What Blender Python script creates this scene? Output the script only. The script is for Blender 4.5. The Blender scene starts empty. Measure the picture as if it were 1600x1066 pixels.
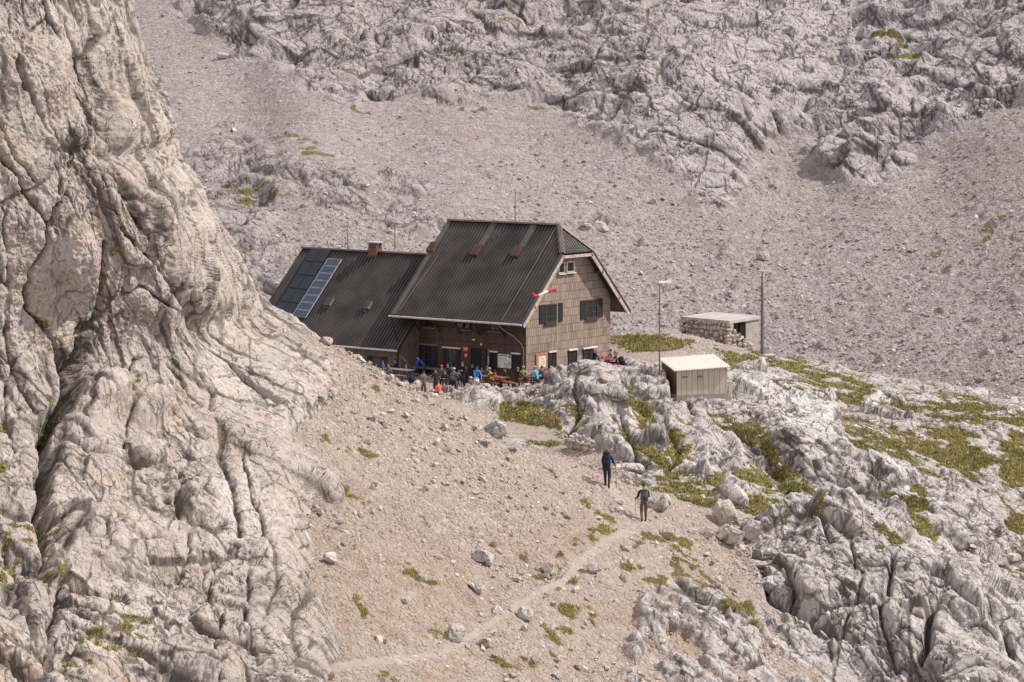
import bpy, bmesh, math, random
import numpy as np
from mathutils import Vector, Matrix
from concurrent.futures import ThreadPoolExecutor

SC = bpy.context.scene
COL = SC.collection
F = 4000.0          # focal length in photo pixels (1600 wide)
CZ = 20.0           # camera height above the hut terrace
HY = 132.0          # horizon row

def W(px, py, D):
    """world point seen at photo pixel (px, py) at distance D"""
    return ((px-800.0)/F*D, D, CZ-(py-HY)/F*D)
def V3(*a): return Vector(a)

# ------------------------------------------------------------------ noise
def _h(ix, iy, iz, s):
    h = ix.astype(np.uint32)*np.uint32(374761393) + iy.astype(np.uint32)*np.uint32(668265263) \
        + iz.astype(np.uint32)*np.uint32(2246822519) + np.uint32((s*3266489917) & 0xffffffff)
    h ^= h >> np.uint32(15); h *= np.uint32(2246822519)
    h ^= h >> np.uint32(13); h *= np.uint32(3266489917)
    h ^= h >> np.uint32(16)
    return h
def _grad(h, x, y, z):
    gx = (h & np.uint32(1023)).astype(np.float32)*(2/1023.)-1
    gy = ((h >> np.uint32(10)) & np.uint32(1023)).astype(np.float32)*(2/1023.)-1
    gz = ((h >> np.uint32(20)) & np.uint32(1023)).astype(np.float32)*(2/1023.)-1
    return gx*x+gy*y+gz*z
def _perlin(p, s):
    i = np.floor(p); f = (p-i).astype(np.float32); i = i.astype(np.int64)
    u = f*f*f*(f*(f*6-15)+10)
    x, y, z = f[:,0], f[:,1], f[:,2]
    ix, iy, iz = i[:,0], i[:,1], i[:,2]
    def c(a,b,d): return _grad(_h(ix+a, iy+b, iz+d, s), x-a, y-b, z-d)
    ux, uy, uz = u[:,0], u[:,1], u[:,2]
    a = c(0,0,0); a += ux*(c(1,0,0)-a)
    b = c(0,1,0); b += ux*(c(1,1,0)-b)
    a += uy*(b-a)
    d = c(0,0,1); d += ux*(c(1,0,1)-d)
    e = c(0,1,1); e += ux*(c(1,1,1)-e)
    d += uy*(e-d)
    return a+uz*(d-a)
def _par(fn, p, *a):
    n = len(p); step = 50000
    ch = [(i, min(i+step, n)) for i in range(0, n, step)]
    with ThreadPoolExecutor(4) as ex:
        out = list(ex.map(lambda c: fn(p[c[0]:c[1]], *a), ch))
    return np.concatenate(out)
def perlin(p, scale=1.0, s=0):
    return _par(_perlin, np.asarray(p, np.float64)/scale, s)
def fbm(p, scale=1.0, oct=4, s=0, gain=0.5, ridge=False):
    r = 0; a = 1.0; q = np.asarray(p, np.float64)/scale + s*7.31; t = 0
    for o in range(oct):
        n = perlin(q, 1.0, s+o*13)
        if ridge: n = 0.5-np.abs(n)*1.6
        r = r+a*n; t += a; a *= gain
        q = q*2.03+np.array([11.3, 5.7, 3.1])
    return (r/t).astype(np.float32)
def _worley(p, s, jit):
    i = np.floor(p); f = (p-i).astype(np.float32); i = i.astype(np.int64)
    n = len(p)
    F1 = np.full(n, 9., np.float32); F2 = np.full(n, 9., np.float32)
    ID = np.zeros(n, np.uint32); dx = np.zeros(n, np.float32); dy = dx.copy(); dz = dx.copy()
    for a in (-1,0,1):
        for b in (-1,0,1):
            for c in (-1,0,1):
                h = _h(i[:,0]+a, i[:,1]+b, i[:,2]+c, s)
                x = a+.5+jit*((h & np.uint32(1023)).astype(np.float32)/1023.-.5)-f[:,0]
                y = b+.5+jit*(((h>>np.uint32(10)) & np.uint32(1023)).astype(np.float32)/1023.-.5)-f[:,1]
                z = c+.5+jit*(((h>>np.uint32(20)) & np.uint32(1023)).astype(np.float32)/1023.-.5)-f[:,2]
                d = np.sqrt(x*x+y*y+z*z)
                m = d < F1
                F2 = np.where(m, F1, np.minimum(F2, d))
                F1 = np.where(m, d, F1); ID = np.where(m, h, ID)
                dx = np.where(m, -x, dx); dy = np.where(m, -y, dy); dz = np.where(m, -z, dz)
    h2 = ID*np.uint32(2654435761); h2 ^= h2 >> np.uint32(15)
    r = (h2 & np.uint32(1023)).astype(np.float32)/1023.
    t1 = ((h2>>np.uint32(10)) & np.uint32(1023)).astype(np.float32)/1023.-.5
    t2 = ((h2>>np.uint32(20)) & np.uint32(1023)).astype(np.float32)/1023.-.5
    h3 = h2*np.uint32(3266489917); t3 = ((h3>>np.uint32(12)) & np.uint32(1023)).astype(np.float32)/1023.-.5
    tilt = t1*dx+t2*dy+t3*dz
    return np.stack([F2-F1, F1, r, tilt], 1)
def worley(p, s=0, jit=.95):
    """columns: F2-F1, F1, random per cell, tilted plane per cell"""
    return _par(_worley, np.asarray(p, np.float64), s, jit)
def sm(e0, e1, x):
    t = np.clip((x-e0)/(e1-e0), 0, 1); return t*t*(3-2*t)
def basis(a):
    a = np.array(a, float); a /= np.linalg.norm(a)
    b = np.cross(a, [0,1,0]); b /= np.linalg.norm(b); c = np.cross(a, b)
    return np.stack([a, b, c])
def _lev(q, p, size, amp, seed, g, tiltk=1.5, offk=.22, ck_w=.035, cr=1.25):
    o = worley(q/size+seed*3.7, seed)
    e = o[:,0]; st = sm(0, .12, e)
    c1 = np.abs(fbm(q, size*.85, 3, seed+50, .42)); c2 = np.abs(fbm(q, size*1.1, 3, seed+60, .42))
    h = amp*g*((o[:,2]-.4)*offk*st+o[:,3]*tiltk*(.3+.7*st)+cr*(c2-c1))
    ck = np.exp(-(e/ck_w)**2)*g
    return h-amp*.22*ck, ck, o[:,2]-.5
def blur(h, nr, nc, n):
    G = h.reshape(nr, nc)
    for _ in range(n):
        p = np.pad(G, 1, 'edge')
        G = (p[:-2,1:-1]+2*G+p[2:,1:-1])/4; p = np.pad(G, 1, 'edge'); G = (p[1:-1,:-2]+2*G+p[1:-1,2:])/4
    return G.ravel()
def displace(P, N, nr, nc, w, S, axis, elong=2.2, seed=0, amp=1.0, crackw=None, runnel=1.0, extra=None, up=0.0, smooth=None, fine=1.0, cr=1.25, tk=1.5, wf1=.55):
    """fractured limestone in three passes, every pass evaluated on the surface left by the one before.
    w = how much bare rock (0..1); returns points, cavity, tone, first-pass height"""
    B = basis(axis); cw = 1.0 if crackw is None else crackw; sf = 0 if smooth is None else smooth
    def frame(p, size, k, o=4, g=.55, wf=.55):
        wv = np.stack([fbm(p, size*1.3, o, seed+k+i, g) for i in (1,2,3)], 1)*(size*wf)
        q = (p+wv) @ B.T; q[:,0] /= elong
        return q
    def nrm(Q):
        n = normals(Q, nr, nc); n *= np.sign((n*N).sum(1))[:,None]
        n = n*.5+N*.5; n = np.stack([blur(n[:,k], nr, nc, 5) for k in range(3)], 1); n[:,2] += up
        return n/np.linalg.norm(n, axis=1, keepdims=True)
    def stretch(Q):
        G = Q.reshape(nr, nc, 3)
        a = np.linalg.norm(np.diff(G, axis=1, append=G[:,-1:]), axis=2); b_ = np.linalg.norm(np.diff(G, axis=0, append=G[-1:]), axis=2)
        L = np.maximum(a, b_); md = np.median(L)
        f = np.clip(3.0*md/(L+1e-6), 0, 1)**1.5
        f = (f+np.roll(f, 1, 0)+np.roll(f, -1, 0)+np.roll(f, 1, 1)+np.roll(f, -1, 1))/5
        return f.ravel()
    n0 = N.copy(); n0[:,2] += up; n0 /= np.linalg.norm(n0, axis=1, keepdims=True)
    h, c1, t1 = _lev(frame(P, 4.2*S, 0, 3, .42, wf1), P, 4.2*S, 1.15*S*amp, seed+1, 1.0-.5*sf, ck_w=.026, cr=cr, tiltk=tk)
    h0 = blur(h, nr, nc, 3)+1.0*S*amp*fbm(P, 6*S, 3, seed+5)
    if extra is not None: h0 = h0+blur(extra, nr, nc, 4)
    Q = P+n0*(h0*w)[:,None]
    n1 = nrm(Q)
    h, c2, t2 = _lev(frame(Q, 1.5*S, 20, 3, .5, wf1), Q, 1.5*S, .46*S*amp, seed+2, 1.0-.85*sf, ck_w=.042, cr=cr, tiltk=tk)
    h = blur(h, nr, nc, 1)
    g3 = sm(-.3, .2, fbm(Q, 4*S, 2, seed+9))*(1-.8*sf)
    hb, c3, t3 = _lev(frame(Q, .55*S, 40, 3, .5, wf1), Q, .55*S, .17*S*amp, seed+3, .35+.65*g3, ck_w=.07)
    Q = Q+n1*((h+hb)*w*stretch(Q))[:,None]
    n2 = nrm(Q)
    # solution runnels along the bedding
    q = frame(Q, 1.6*S, 60, 2, .4, .30); q[:,0] *= elong/9.0
    r = fbm(q, .42*S, 4, seed+20, .6); rg = sm(-.12, .2, fbm(Q, 3.5*S, 3, seed+31))*(1-.8*sf)
    grv = np.exp(-(r/.05)**2)*rg*sm(-.2, .1, fbm(Q, 1.2*S, 2, seed+37))
    rid = fbm(Q, .8*S, 5, seed+33, .62, ridge=True)
    hf = (.20*r*rg*runnel-.09*runnel*grv)*S + (.16*(rid-.1)+.09*fbm(Q, .22*S, 3, seed+35, .6))*S*fine
    Q = Q+n2*(hf*w*stretch(Q))[:,None]
    gate = sm(-.25, .15, fbm(P, 3.3*S, 3, seed+41))
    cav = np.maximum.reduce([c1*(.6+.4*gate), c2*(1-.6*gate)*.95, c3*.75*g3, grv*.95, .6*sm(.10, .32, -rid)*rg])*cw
    tone = .6*t1+.5*t2+.3*t3
    return Q, np.clip(cav, 0, 1).astype(np.float32), tone, h0+h

# ------------------------------------------------------------------ interpolation
class TPS:
    def __init__(s, xy, v, scale=1.0, lam=0.0):
        xy = np.asarray(xy, float)/scale; s.sc = scale; s.c = xy; n = len(xy)
        K = s._u(np.linalg.norm(xy[:,None]-xy[None], axis=2))+lam*np.eye(n)
        P = np.c_[np.ones(n), xy]
        A = np.zeros((n+3, n+3)); A[:n,:n] = K; A[:n,n:] = P; A[n:,:n] = P.T
        s.w = np.linalg.solve(A, np.r_[np.asarray(v, float), 0,0,0])
    def _u(s, r): return np.where(r > 1e-9, r*r*np.log(np.maximum(r, 1e-9)), 0)
    def _ev(s, q):
        q = q/s.sc
        d = np.sqrt(((q[:,None,:]-s.c[None])**2).sum(2))
        return s._u(d) @ s.w[:-3]+s.w[-3]+q @ s.w[-2:]
    def __call__(s, q):
        n = len(q); step = 8000
        with ThreadPoolExecutor(4) as ex:
            return np.concatenate(list(ex.map(lambda i: s._ev(q[i:i+step]), range(0, n, step))))
def polysd(q, poly):
    """signed distance to a polygon, positive inside"""
    poly = np.asarray(poly, float); d = np.full(len(q), 1e9); ins = np.zeros(len(q), bool)
    n = len(poly)
    for i in range(n):
        a, b = poly[i], poly[(i+1) % n]
        e = b-a; w = q-a
        t = np.clip((w @ e)/(e @ e), 0, 1)
        d = np.minimum(d, np.hypot(w[:,0]-t*e[0], w[:,1]-t*e[1]))
        c = ((a[1] > q[:,1]) != (b[1] > q[:,1])) & (q[:,0] < (b[0]-a[0])*(q[:,1]-a[1])/(b[1]-a[1]+1e-12)+a[0])
        ins ^= c
    return np.where(ins, d, -d)
def linesd(q, pts, closed=False):
    d = np.full(len(q), 1e9); pts = np.asarray(pts, float)
    for a, b in zip(pts[:-1], pts[1:]):
        e = b-a; w = q-a
        t = np.clip((w @ e)/(e @ e), 0, 1)
        d = np.minimum(d, np.hypot(w[:,0]-t*e[0], w[:,1]-t*e[1]))
    return d
def blobs(q, L):
    """soft union of ellipses (px, py, rx, ry, degrees): 1 at the centre, 0 at the rim"""
    r = np.full(len(q), -1.0)
    for (x, y, rx, ry, a) in L:
        c, s = math.cos(math.radians(a)), math.sin(math.radians(a))
        u = ((q[:,0]-x)*c+(q[:,1]-y)*s)/rx; v = (-(q[:,0]-x)*s+(q[:,1]-y)*c)/ry
        r = np.maximum(r, 1-np.sqrt(u*u+v*v))
    return r

def grid_mesh(name, P, nr, nc, attrs, mats, smooth=True, keep=None, kind='structure', label=None, category=None):
    """P: (nr*nc,3) row-major points"""
    idx = np.arange(nr*nc).reshape(nr, nc)
    f = np.stack([idx[:-1,:-1], idx[1:,:-1], idx[1:,1:], idx[:-1,1:]], -1).reshape(-1, 4)
    if keep is not None:
        k = keep[f].all(1); f = f[k]
    used = np.unique(f); rem = np.zeros(nr*nc, np.int64); rem[used] = np.arange(len(used))
    f = rem[f]; P = P[used]
    return raw_mesh(name, P, f, {k: v[used] for k, v in attrs.items()}, mats, smooth, kind, label, category)
def raw_mesh(name, P, f, attrs, mats, smooth=False, kind=None, label=None, category=None, parent=None):
    me = bpy.data.meshes.new(name); n = len(P); m, k = f.shape
    me.vertices.add(n); me.vertices.foreach_set('co', np.ascontiguousarray(P, np.float32).ravel())
    me.loops.add(m*k); me.loops.foreach_set('vertex_index', np.ascontiguousarray(f, np.int32).ravel())
    me.polygons.add(m)
    me.polygons.foreach_set('loop_start', np.arange(0, m*k, k, dtype=np.int32))
    me.polygons.foreach_set('loop_total', np.full(m, k, np.int32))
    me.polygons.foreach_set('use_smooth', np.full(m, smooth))
    for nm, v in attrs.items():
        a = me.attributes.new(nm, 'FLOAT_COLOR', 'POINT')
        c = np.zeros((n, 4), np.float32); c[:,:v.shape[1]] = v
        a.data.foreach_set('color', c.ravel())
    me.update(calc_edges=True)
    for mt in (mats if isinstance(mats, (list, tuple)) else [mats]): me.materials.append(mt)
    o = bpy.data.objects.new(name, me); COL.objects.link(o)
    if kind: o['kind'] = kind
    if label: o['label'] = label
    if category: o['category'] = category
    if parent: o.parent = parent
    return o
def normals(P, nr, nc):
    G = P.reshape(nr, nc, 3)
    du = np.gradient(G, axis=1); dv = np.gradient(G, axis=0)
    n = np.cross(du, dv); n /= np.linalg.norm(n, axis=2, keepdims=True)+1e-9
    return n.reshape(-1, 3)

class ZB:
    """nearest surface seen at each photo pixel, to stand things on the relief"""
    def __init__(s, Q, lo=0):
        px = (800+F*Q[:,0]/Q[:,1]).astype(int); py = (HY+F*(CZ-Q[:,2])/Q[:,1]).astype(int)
        ok = (px >= 0) & (px < 1600) & (py >= 0) & (py < 1066)
        s.d = np.full((1066, 1600), 1e9); s.i = np.full((1066, 1600), -1, np.int64)
        o = np.where(ok)[0]; o = o[np.argsort(-Q[o,1])]
        s.d[py[o], px[o]] = Q[o,1]; s.i[py[o], px[o]] = o; s.Q = Q
    def D(s, px, py, r=3):
        w = s.d[max(0,int(py)-r):int(py)+r+1, max(0,int(px)-r):int(px)+r+1]; w = w[w < 1e8]
        return float(np.median(w))
    def at(s, px, py, r=3):
        return W(px, py, s.D(px, py, r))
    def vis(s, ids, tol=1.2):
        """which vertices are the nearest thing in their pixel"""
        Q = s.Q[ids]; px = (800+F*Q[:,0]/Q[:,1]).astype(int); py = (HY+F*(CZ-Q[:,2])/Q[:,1]).astype(int)
        ok = (px >= 0) & (px < 1600) & (py >= 0) & (py < 1066)
        r = np.zeros(len(ids), bool); r[ok] = Q[ok,1] < s.d[py[ok], px[ok]]+tol
        return r
def ground_z(Q, x, y, r=.5):
    """height of the relief Q under a plan position"""
    m = (np.abs(Q[:,0]-x) < r) & (np.abs(Q[:,1]-y) < r)
    return float(np.median(Q[m,2])) if m.any() else 0.
# ------------------------------------------------------------------ materials
def new_mat(name):
    m = bpy.data.materials.new(name); m.use_nodes = True
    nt = m.node_tree; b = nt.nodes['Principled BSDF']
    b.inputs['Specular IOR Level'].default_value = 0.25
    return m, nt, b
class NT:
    """tiny helper to wire shader nodes"""
    def __init__(s, nt): s.nt = nt
    def n(s, t, **k):
        o = s.nt.nodes.new(t)
        for a, v in k.items(): setattr(o, a, v)
        return o
    def link(s, a, b): s.nt.links.new(a, b)
    def val(s, sock, v):
        if hasattr(v, 'is_output'): s.link(v, sock)
        else: sock.default_value = v
    def noise(s, vec, scale, detail=4, rough=.55, dist=0):
        o = s.n('ShaderNodeTexNoise'); s.val(o.inputs['Vector'], vec)
        o.inputs['Scale'].default_value = scale; o.inputs['Detail'].default_value = detail
        o.inputs['Roughness'].default_value = rough; o.inputs['Distortion'].default_value = dist
        return o.outputs['Fac']
    def vor(s, vec, scale, feat='F1', out='Distance', rnd=1):
        o = s.n('ShaderNodeTexVoronoi', feature=feat); s.val(o.inputs['Vector'], vec)
        o.inputs['Scale'].default_value = scale; o.inputs['Randomness'].default_value = rnd
        return o.outputs[out]
    def ramp(s, v, a, b, lo=0., hi=1.):
        o = s.n('ShaderNodeMapRange'); o.interpolation_type = 'SMOOTHSTEP'
        s.val(o.inputs[0], v); o.inputs[1].default_value = a; o.inputs[2].default_value = b
        o.inputs[3].default_value = lo; o.inputs[4].default_value = hi
        return o.outputs[0]
    def mix(s, f, a, b, mode='MIX'):
        o = s.n('ShaderNodeMix', data_type='RGBA', blend_type=mode)
        s.val(o.inputs[0], f)
        for i, v in ((6, a), (7, b)):
            if isinstance(v, tuple) and len(v) == 3: v = (*v, 1)
            s.val(o.inputs[i], v)
        return o.outputs[2]
    def math(s, op, a, b=0.):
        o = s.n('ShaderNodeMath', operation=op); s.val(o.inputs[0], a); s.val(o.inputs[1], b)
        return o.outputs[0]
    def pos(s): return s.n('ShaderNodeNewGeometry').outputs['Position']
    def obj(s): return s.n('ShaderNodeTexCoord').outputs['Object']
    def bump(s, h, strength=.5, dist=.1, nrm=None):
        o = s.n('ShaderNodeBump'); s.val(o.inputs['Height'], h)
        o.inputs['Strength'].default_value = strength; o.inputs['Distance'].default_value = dist
        if nrm is not None: s.link(nrm, o.inputs['Normal'])
        return o.outputs['Normal']
    def scalevec(s, vec, sc, rot=(0,0,0)):
        o = s.n('ShaderNodeMapping'); s.val(o.inputs['Vector'], vec)
        o.inputs['Scale'].default_value = sc; o.inputs['Rotation'].default_value = rot
        return o.outputs[0]

# rock albedos and painted crevice shade (linear)
ROCK_A = (.50, .465, .44); ROCK_B = (.385, .35, .325); ROCK_W = (.62, .59, .56); CREVICE_SHADE = (.085, .072, .06)
SCREE_A = (.40, .365, .34); SOIL_A = (.29, .212, .155); SOIL_B = (.40, .32, .25)
GRASS_A = (.25, .205, .062); GRASS_B = (.155, .150, .045); GRASS_C = (.34, .265, .12); GRASS_D = (.050, .085, .016)

def terrain_mat(name, S=1.0, tint=(1,1,1), scree_tint=(1,1,1), gravel=1.0, warm=0.0, crot=(0,.45,0), crk=1.0, cw=1.1, sw=.42, ak=1.0, stk=.6):
    """att mask: R cavity, G grass, B loose stone, A soil;  att more: R tone, G white, B green, A path"""
    m, nt, b = new_mat(name); t = NT(nt)
    at = t.n('ShaderNodeAttribute', attribute_name='mask'); sep = t.n('ShaderNodeSeparateColor'); t.link(at.outputs['Color'], sep.inputs[0])
    cav, grs, loose = sep.outputs; soil = at.outputs['Alpha']
    at2 = t.n('ShaderNodeAttribute', attribute_name='more'); sep2 = t.n('ShaderNodeSeparateColor'); t.link(at2.outputs['Color'], sep2.inputs[0])
    tone, white, green = sep2.outputs
    p = t.pos()
    n1 = t.noise(p, .22/S, 6, .6); n2 = t.noise(p, 1.4/S, 8, .68); n3 = t.noise(p, 9.0/S, 6, .7)
    col = t.mix(t.ramp(n1, .40, .62), ROCK_A, tuple(x*.82 for x in ROCK_A))
    col = t.mix(t.ramp(n2, .44, .66), col, ROCK_B)
    wv = t.noise(t.scalevec(p, (1,1,.35)), 2.6/S, 7, .7)
    col = t.mix(t.math('MULTIPLY', t.ramp(wv, .50, .66), .55), col, ROCK_W)
    warmn = t.noise(p, .5/S, 5, .6, 1.0)
    col = t.mix(t.math('MULTIPLY', t.ramp(warmn, .50, .70), .35+warm), col, (.47, .37, .27))
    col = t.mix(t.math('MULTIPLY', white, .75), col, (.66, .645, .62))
    # lichen specks and dark stains with shapes of their own
    sp = t.math('MULTIPLY', t.ramp(n3, .56, .72), t.ramp(n2, .42, .6))
    col = t.mix(t.math('MULTIPLY', sp, .62), col, (.15, .13, .115))
    st = t.noise(t.scalevec(p, (1,1,.22*ak), crot if ak < 1 else (0,0,0)), 1.1/S, 6, .65, .6)
    stm = t.math('MULTIPLY', t.ramp(st, .58, .72), stk)
    col = t.mix(stm, col, (.19, .165, .145))
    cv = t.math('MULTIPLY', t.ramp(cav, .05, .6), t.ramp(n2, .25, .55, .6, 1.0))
    col = t.mix(t.math('MULTIPLY', cv, .80), col, CREVICE_SHADE)  # crevice shade painted into the colour along the cavity mask
    # joints: thin dark cracks in two sets, broken up by noise
    dn = t.n('ShaderNodeTexNoise'); t.link(p, dn.inputs['Vector']); dn.inputs['Scale'].default_value = 1.3/S; dn.inputs['Detail'].default_value = 5
    wp = t.n('ShaderNodeVectorMath', operation='MULTIPLY_ADD'); t.link(dn.outputs['Color'], wp.inputs[0]); wp.inputs[1].default_value = (cw*S,)*3; t.link(p, wp.inputs[2])
    hc = None; ca = None
    for (sc_, an, wd_, lo, hi, str_) in ((.42, .33, .035, .40, .56, .95), (1.25, .35, .045, .46, .60, .85), (3.2, .6, .05, .48, .62, .6)):
        v_ = t.vor(t.scalevec(wp.outputs[0], (1,1,an*ak), crot), sc_/S, 'DISTANCE_TO_EDGE')
        gt = t.ramp(t.noise(p, .45*sc_/.42/S, 3, .6), lo, hi)
        c_ = t.math('MULTIPLY', t.math('MULTIPLY', t.ramp(v_, wd_, wd_*.15), gt), str_*crk)
        ca = c_ if ca is None else t.math('MAXIMUM', ca, c_)
    rockonly = t.math('SUBTRACT', 1., loose)
    ca = t.math('MULTIPLY', ca, rockonly)
    col = t.mix(t.math('MULTIPLY', ca, .85), col, (.095, .08, .068))
    # loose stones: each voronoi cell its own grey
    vc = t.vor(p, 4.2/S, 'F1', 'Color'); vs = t.n('ShaderNodeSeparateColor'); t.link(vc, vs.inputs[0])
    vd = t.vor(p, 4.2/S, 'DISTANCE_TO_EDGE')
    vc2 = t.vor(p, 12./S, 'F1', 'Color'); vs2 = t.n('ShaderNodeSeparateColor'); t.link(vc2, vs2.inputs[0])
    sc = t.mix(t.ramp(vs.outputs[0], 0, 1), tuple(x*.72*y for x, y in zip(SCREE_A, scree_tint)), tuple(min(.7, x*1.22*y) for x, y in zip(SCREE_A, scree_tint)))
    sc = t.mix(t.math('MULTIPLY', vs2.outputs[0], .5), sc, tuple(x*1.05*y for x, y in zip(SCREE_A, scree_tint)))
    sc = t.mix(t.math('MULTIPLY', t.ramp(vd, .09, .0), .30), sc, tuple(x*.32 for x in SCREE_A))
    sc = t.mix(t.math('MULTIPLY', t.ramp(warmn, .44, .66), sw), sc, tuple(x*y for x, y in zip((.43, .35, .275), scree_tint)))
    col = t.mix(loose, col, sc)
    so = t.mix(t.ramp(n2, .35, .65), SOIL_A, SOIL_B)
    so = t.mix(t.math('MULTIPLY', t.ramp(vs2.outputs[1], .62, .80), .8), so, SCREE_A)
    col = t.mix(soil, col, so)
    # turf
    g1 = t.noise(p, .55/S, 5, .6); g2 = t.noise(p, 5./S, 5, .7)
    g = t.mix(t.ramp(g1, .38, .60), GRASS_B, GRASS_A)
    g = t.mix(t.ramp(g2, .46, .68), g, GRASS_C)
    g = t.mix(t.math('MULTIPLY', green, .85), g, t.mix(t.ramp(g2, .35, .65), (.035, .055, .012), GRASS_D))
    gg = t.math('ADD', grs, t.math('MULTIPLY', t.math('SUBTRACT', n3, .5), .8))
    gm = t.ramp(gg, .42, .58)
    col = t.mix(gm, col, g)
    if tint != (1,1,1): col = t.mix(1.0, col, tint, 'MULTIPLY')
    t.link(col, b.inputs['Base Color'])
    b.inputs['Roughness'].default_value = .92
    hb = t.math('ADD', t.math('MULTIPLY', n3, .5), t.math('MULTIPLY', t.noise(p, 30./S, 3, .6), .22))
    hb = t.math('ADD', hb, t.math('MULTIPLY', t.math('MULTIPLY', t.ramp(vd, 0, .25), loose), .5*gravel))
    hb = t.math('ADD', hb, t.math('MULTIPLY', n2, 1.1))
    hb = t.math('SUBTRACT', hb, t.math('MULTIPLY', ca, 1.2))
    hb = t.math('ADD', hb, t.math('MULTIPLY', t.noise(t.scalevec(wp.outputs[0], (1,1,.3), crot), 5./S, 6, .65), .9))
    t.link(t.bump(hb, .95, .15*S), b.inputs['Normal'])
    return m
_simple = {}
def mat(name, col, rough=.7, metal=0., var=.18, scale=3., bump=.0, bscale=30., spec=.25, coat=0.):
    if name in _simple: return _simple[name]
    m, nt, b = new_mat(name); t = NT(nt); p = t.obj()
    c = t.mix(t.ramp(t.noise(p, scale, 5, .6), .3, .7), tuple(x*(1-var) for x in col), tuple(min(1, x*(1+var)) for x in col))
    t.link(c, b.inputs['Base Color']); b.inputs['Roughness'].default_value = rough
    b.inputs['Metallic'].default_value = metal; b.inputs['Specular IOR Level'].default_value = spec
    if bump: t.link(t.bump(t.noise(p, bscale, 4, .6), bump, .02), b.inputs['Normal'])
    _simple[name] = m
    return m
def wood_mat(name, c1, c2, plank=.25, course=.9, axis='shingle', stain=.4):
    """weathered vertical boards; with course > 0 they come in rows with staggered joints"""
    m, nt, b = new_mat(name); t = NT(nt)
    uv = t.n('ShaderNodeUVMap').outputs[0]
    grain = t.noise(t.scalevec(uv, (26, 1.6, 1)), 1.0, 5, .65)
    big = t.noise(uv, .7, 4, .6)
    br = t.n('ShaderNodeTexBrick'); rot = t.scalevec(uv, (1,1,1))
    t.link(rot, br.inputs['Vector'])
    br.offset = .37; br.inputs['Scale'].default_value = 1; br.inputs['Mortar Size'].default_value = .010
    br.inputs['Brick Width'].default_value = plank; br.inputs['Row Height'].default_value = course
    br.inputs['Color1'].default_value = (.2,.2,.2,1); br.inputs['Color2'].default_value = (.8,.8,.8,1); br.inputs['Mortar'].default_value = (0,0,0,1)
    br.inputs['Mortar Smooth'].default_value = .2
    sep = t.n('ShaderNodeSeparateColor'); t.link(br.outputs['Color'], sep.inputs[0])
    f = t.math('ADD', t.math('MULTIPLY', sep.outputs[0], .45), t.math('MULTIPLY', grain, .75))
    col = t.mix(t.ramp(f, .25, .9), c1, c2)
    col = t.mix(t.math('MULTIPLY', t.ramp(big, .5, .7), stain), col, tuple(x*.45 for x in c1))
    col = t.mix(t.math('MULTIPLY', t.ramp(grain, .60, .74), .5), col, tuple(x*.35 for x in c1))
    col = t.mix(br.outputs['Fac'], col, tuple(x*.18 for x in c1))
    t.link(col, b.inputs['Base Color']); b.inputs['Roughness'].default_value = .85
    h = t.math('ADD', t.math('MULTIPLY', t.math('SUBTRACT', 1., br.outputs['Fac']), 1.), t.math('MULTIPLY', f, .4))
    t.link(t.bump(h, .7, .03), b.inputs['Normal'])
    return m
# ------------------------------------------------------------------ hut frame (used to level the terrace)
C0 = W(822, 605, 169.0)
UX, UY = -.788, .616          # along the eaves, away to the left
WX, WY = .616, .788           # along the gable, away to the right
def H(u, w, z): return (C0[0]+UX*u+WX*w, C0[1]+UY*u+WY*w, z)

# ------------------------------------------------------------------ macro relief of the near ground
def slope_plane(x, y): return .6*(-.9*(x+1.4)+.43*(y-95))
def smin(a, b, k): h = np.clip(.5+.5*(b-a)/k, 0, 1); return b*(1-h)+a*h-k*h*(1-h)
def smax(a, b, k): return -smin(-a, -b, k)
_T = [ # px, py, D
 (665,618,158),(690,620,157.5),(715,616,157.5),(745,611,158),(780,608,158.5),(815,608,158.5),(845,610,159),(700,640,150),(745,636,154),(820,640,155),
 (945,577,168),(1065,521,186),(1030,523,190),(1100,536,185),(975,578,168),(960,581,165),
 (860,680,150),(800,655,153),(740,655,150),(920,700,146),(780,668,152),
 (950,720,134),(1000,748,130),(905,640,152),(880,600,160),(905,575,159),(960,600,158),(1000,590,160),(1040,600,158),
 (990,660,142),(1030,700,136),(1080,660,146),(1120,700,142),(1060,740,131),
 (1000,560,172),(950,560,173),(1000,535,188),(960,530,191),(1070,543,186),(1130,546,185),(1190,552,184),(1060,575,168),
 (1200,562,178),(1270,578,176),(1360,603,172),(1450,622,170),(1540,636,168),(1640,650,166),
 (1300,640,163),(1180,610,163),(1400,660,160),(1500,680,158),(1200,655,152),(1230,672,147),
 (1160,665,151),(1165,700,148),(1210,735,145),(1280,775,143),(1350,820,141),
 (1300,700,149),(1380,730,148),(1460,760,147),(1540,800,146),(1600,790,150),(1600,720,156),
 (1340,800,140),(1420,800,140),(1480,850,138),(1540,880,138),(1460,830,139),(1600,900,138),(1600,860,142),
 (1150,725,138),(1230,745,134),(1180,770,126),(1080,770,125),(1040,765,125),(1130,790,120),
 (1200,800,120),(1240,785,118),(1290,770,118),(1340,810,116.5),(1390,860,115),(1430,920,112),(1450,960,110),
 (1215,850,116),(1230,920,112.5),(1300,950,111),(1380,1000,108.5),(1420,1066,106),(1310,860,114.5),(1370,930,111.5),
 (1470,990,112),(1450,1050,111),(1490,900,117),(1550,930,116),(1600,960,116),(1550,1020,107),(1530,1075,104),(1600,1075,108),(1490,960,112),
 (1620,1000,112),(1430,870,124),(1560,905,128),(1500,880,130),
]
tx, tz = [], []
for (a, b, D) in _T:
    q = W(a, b, D); tx.append(q[:2]); tz.append(q[2])
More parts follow.
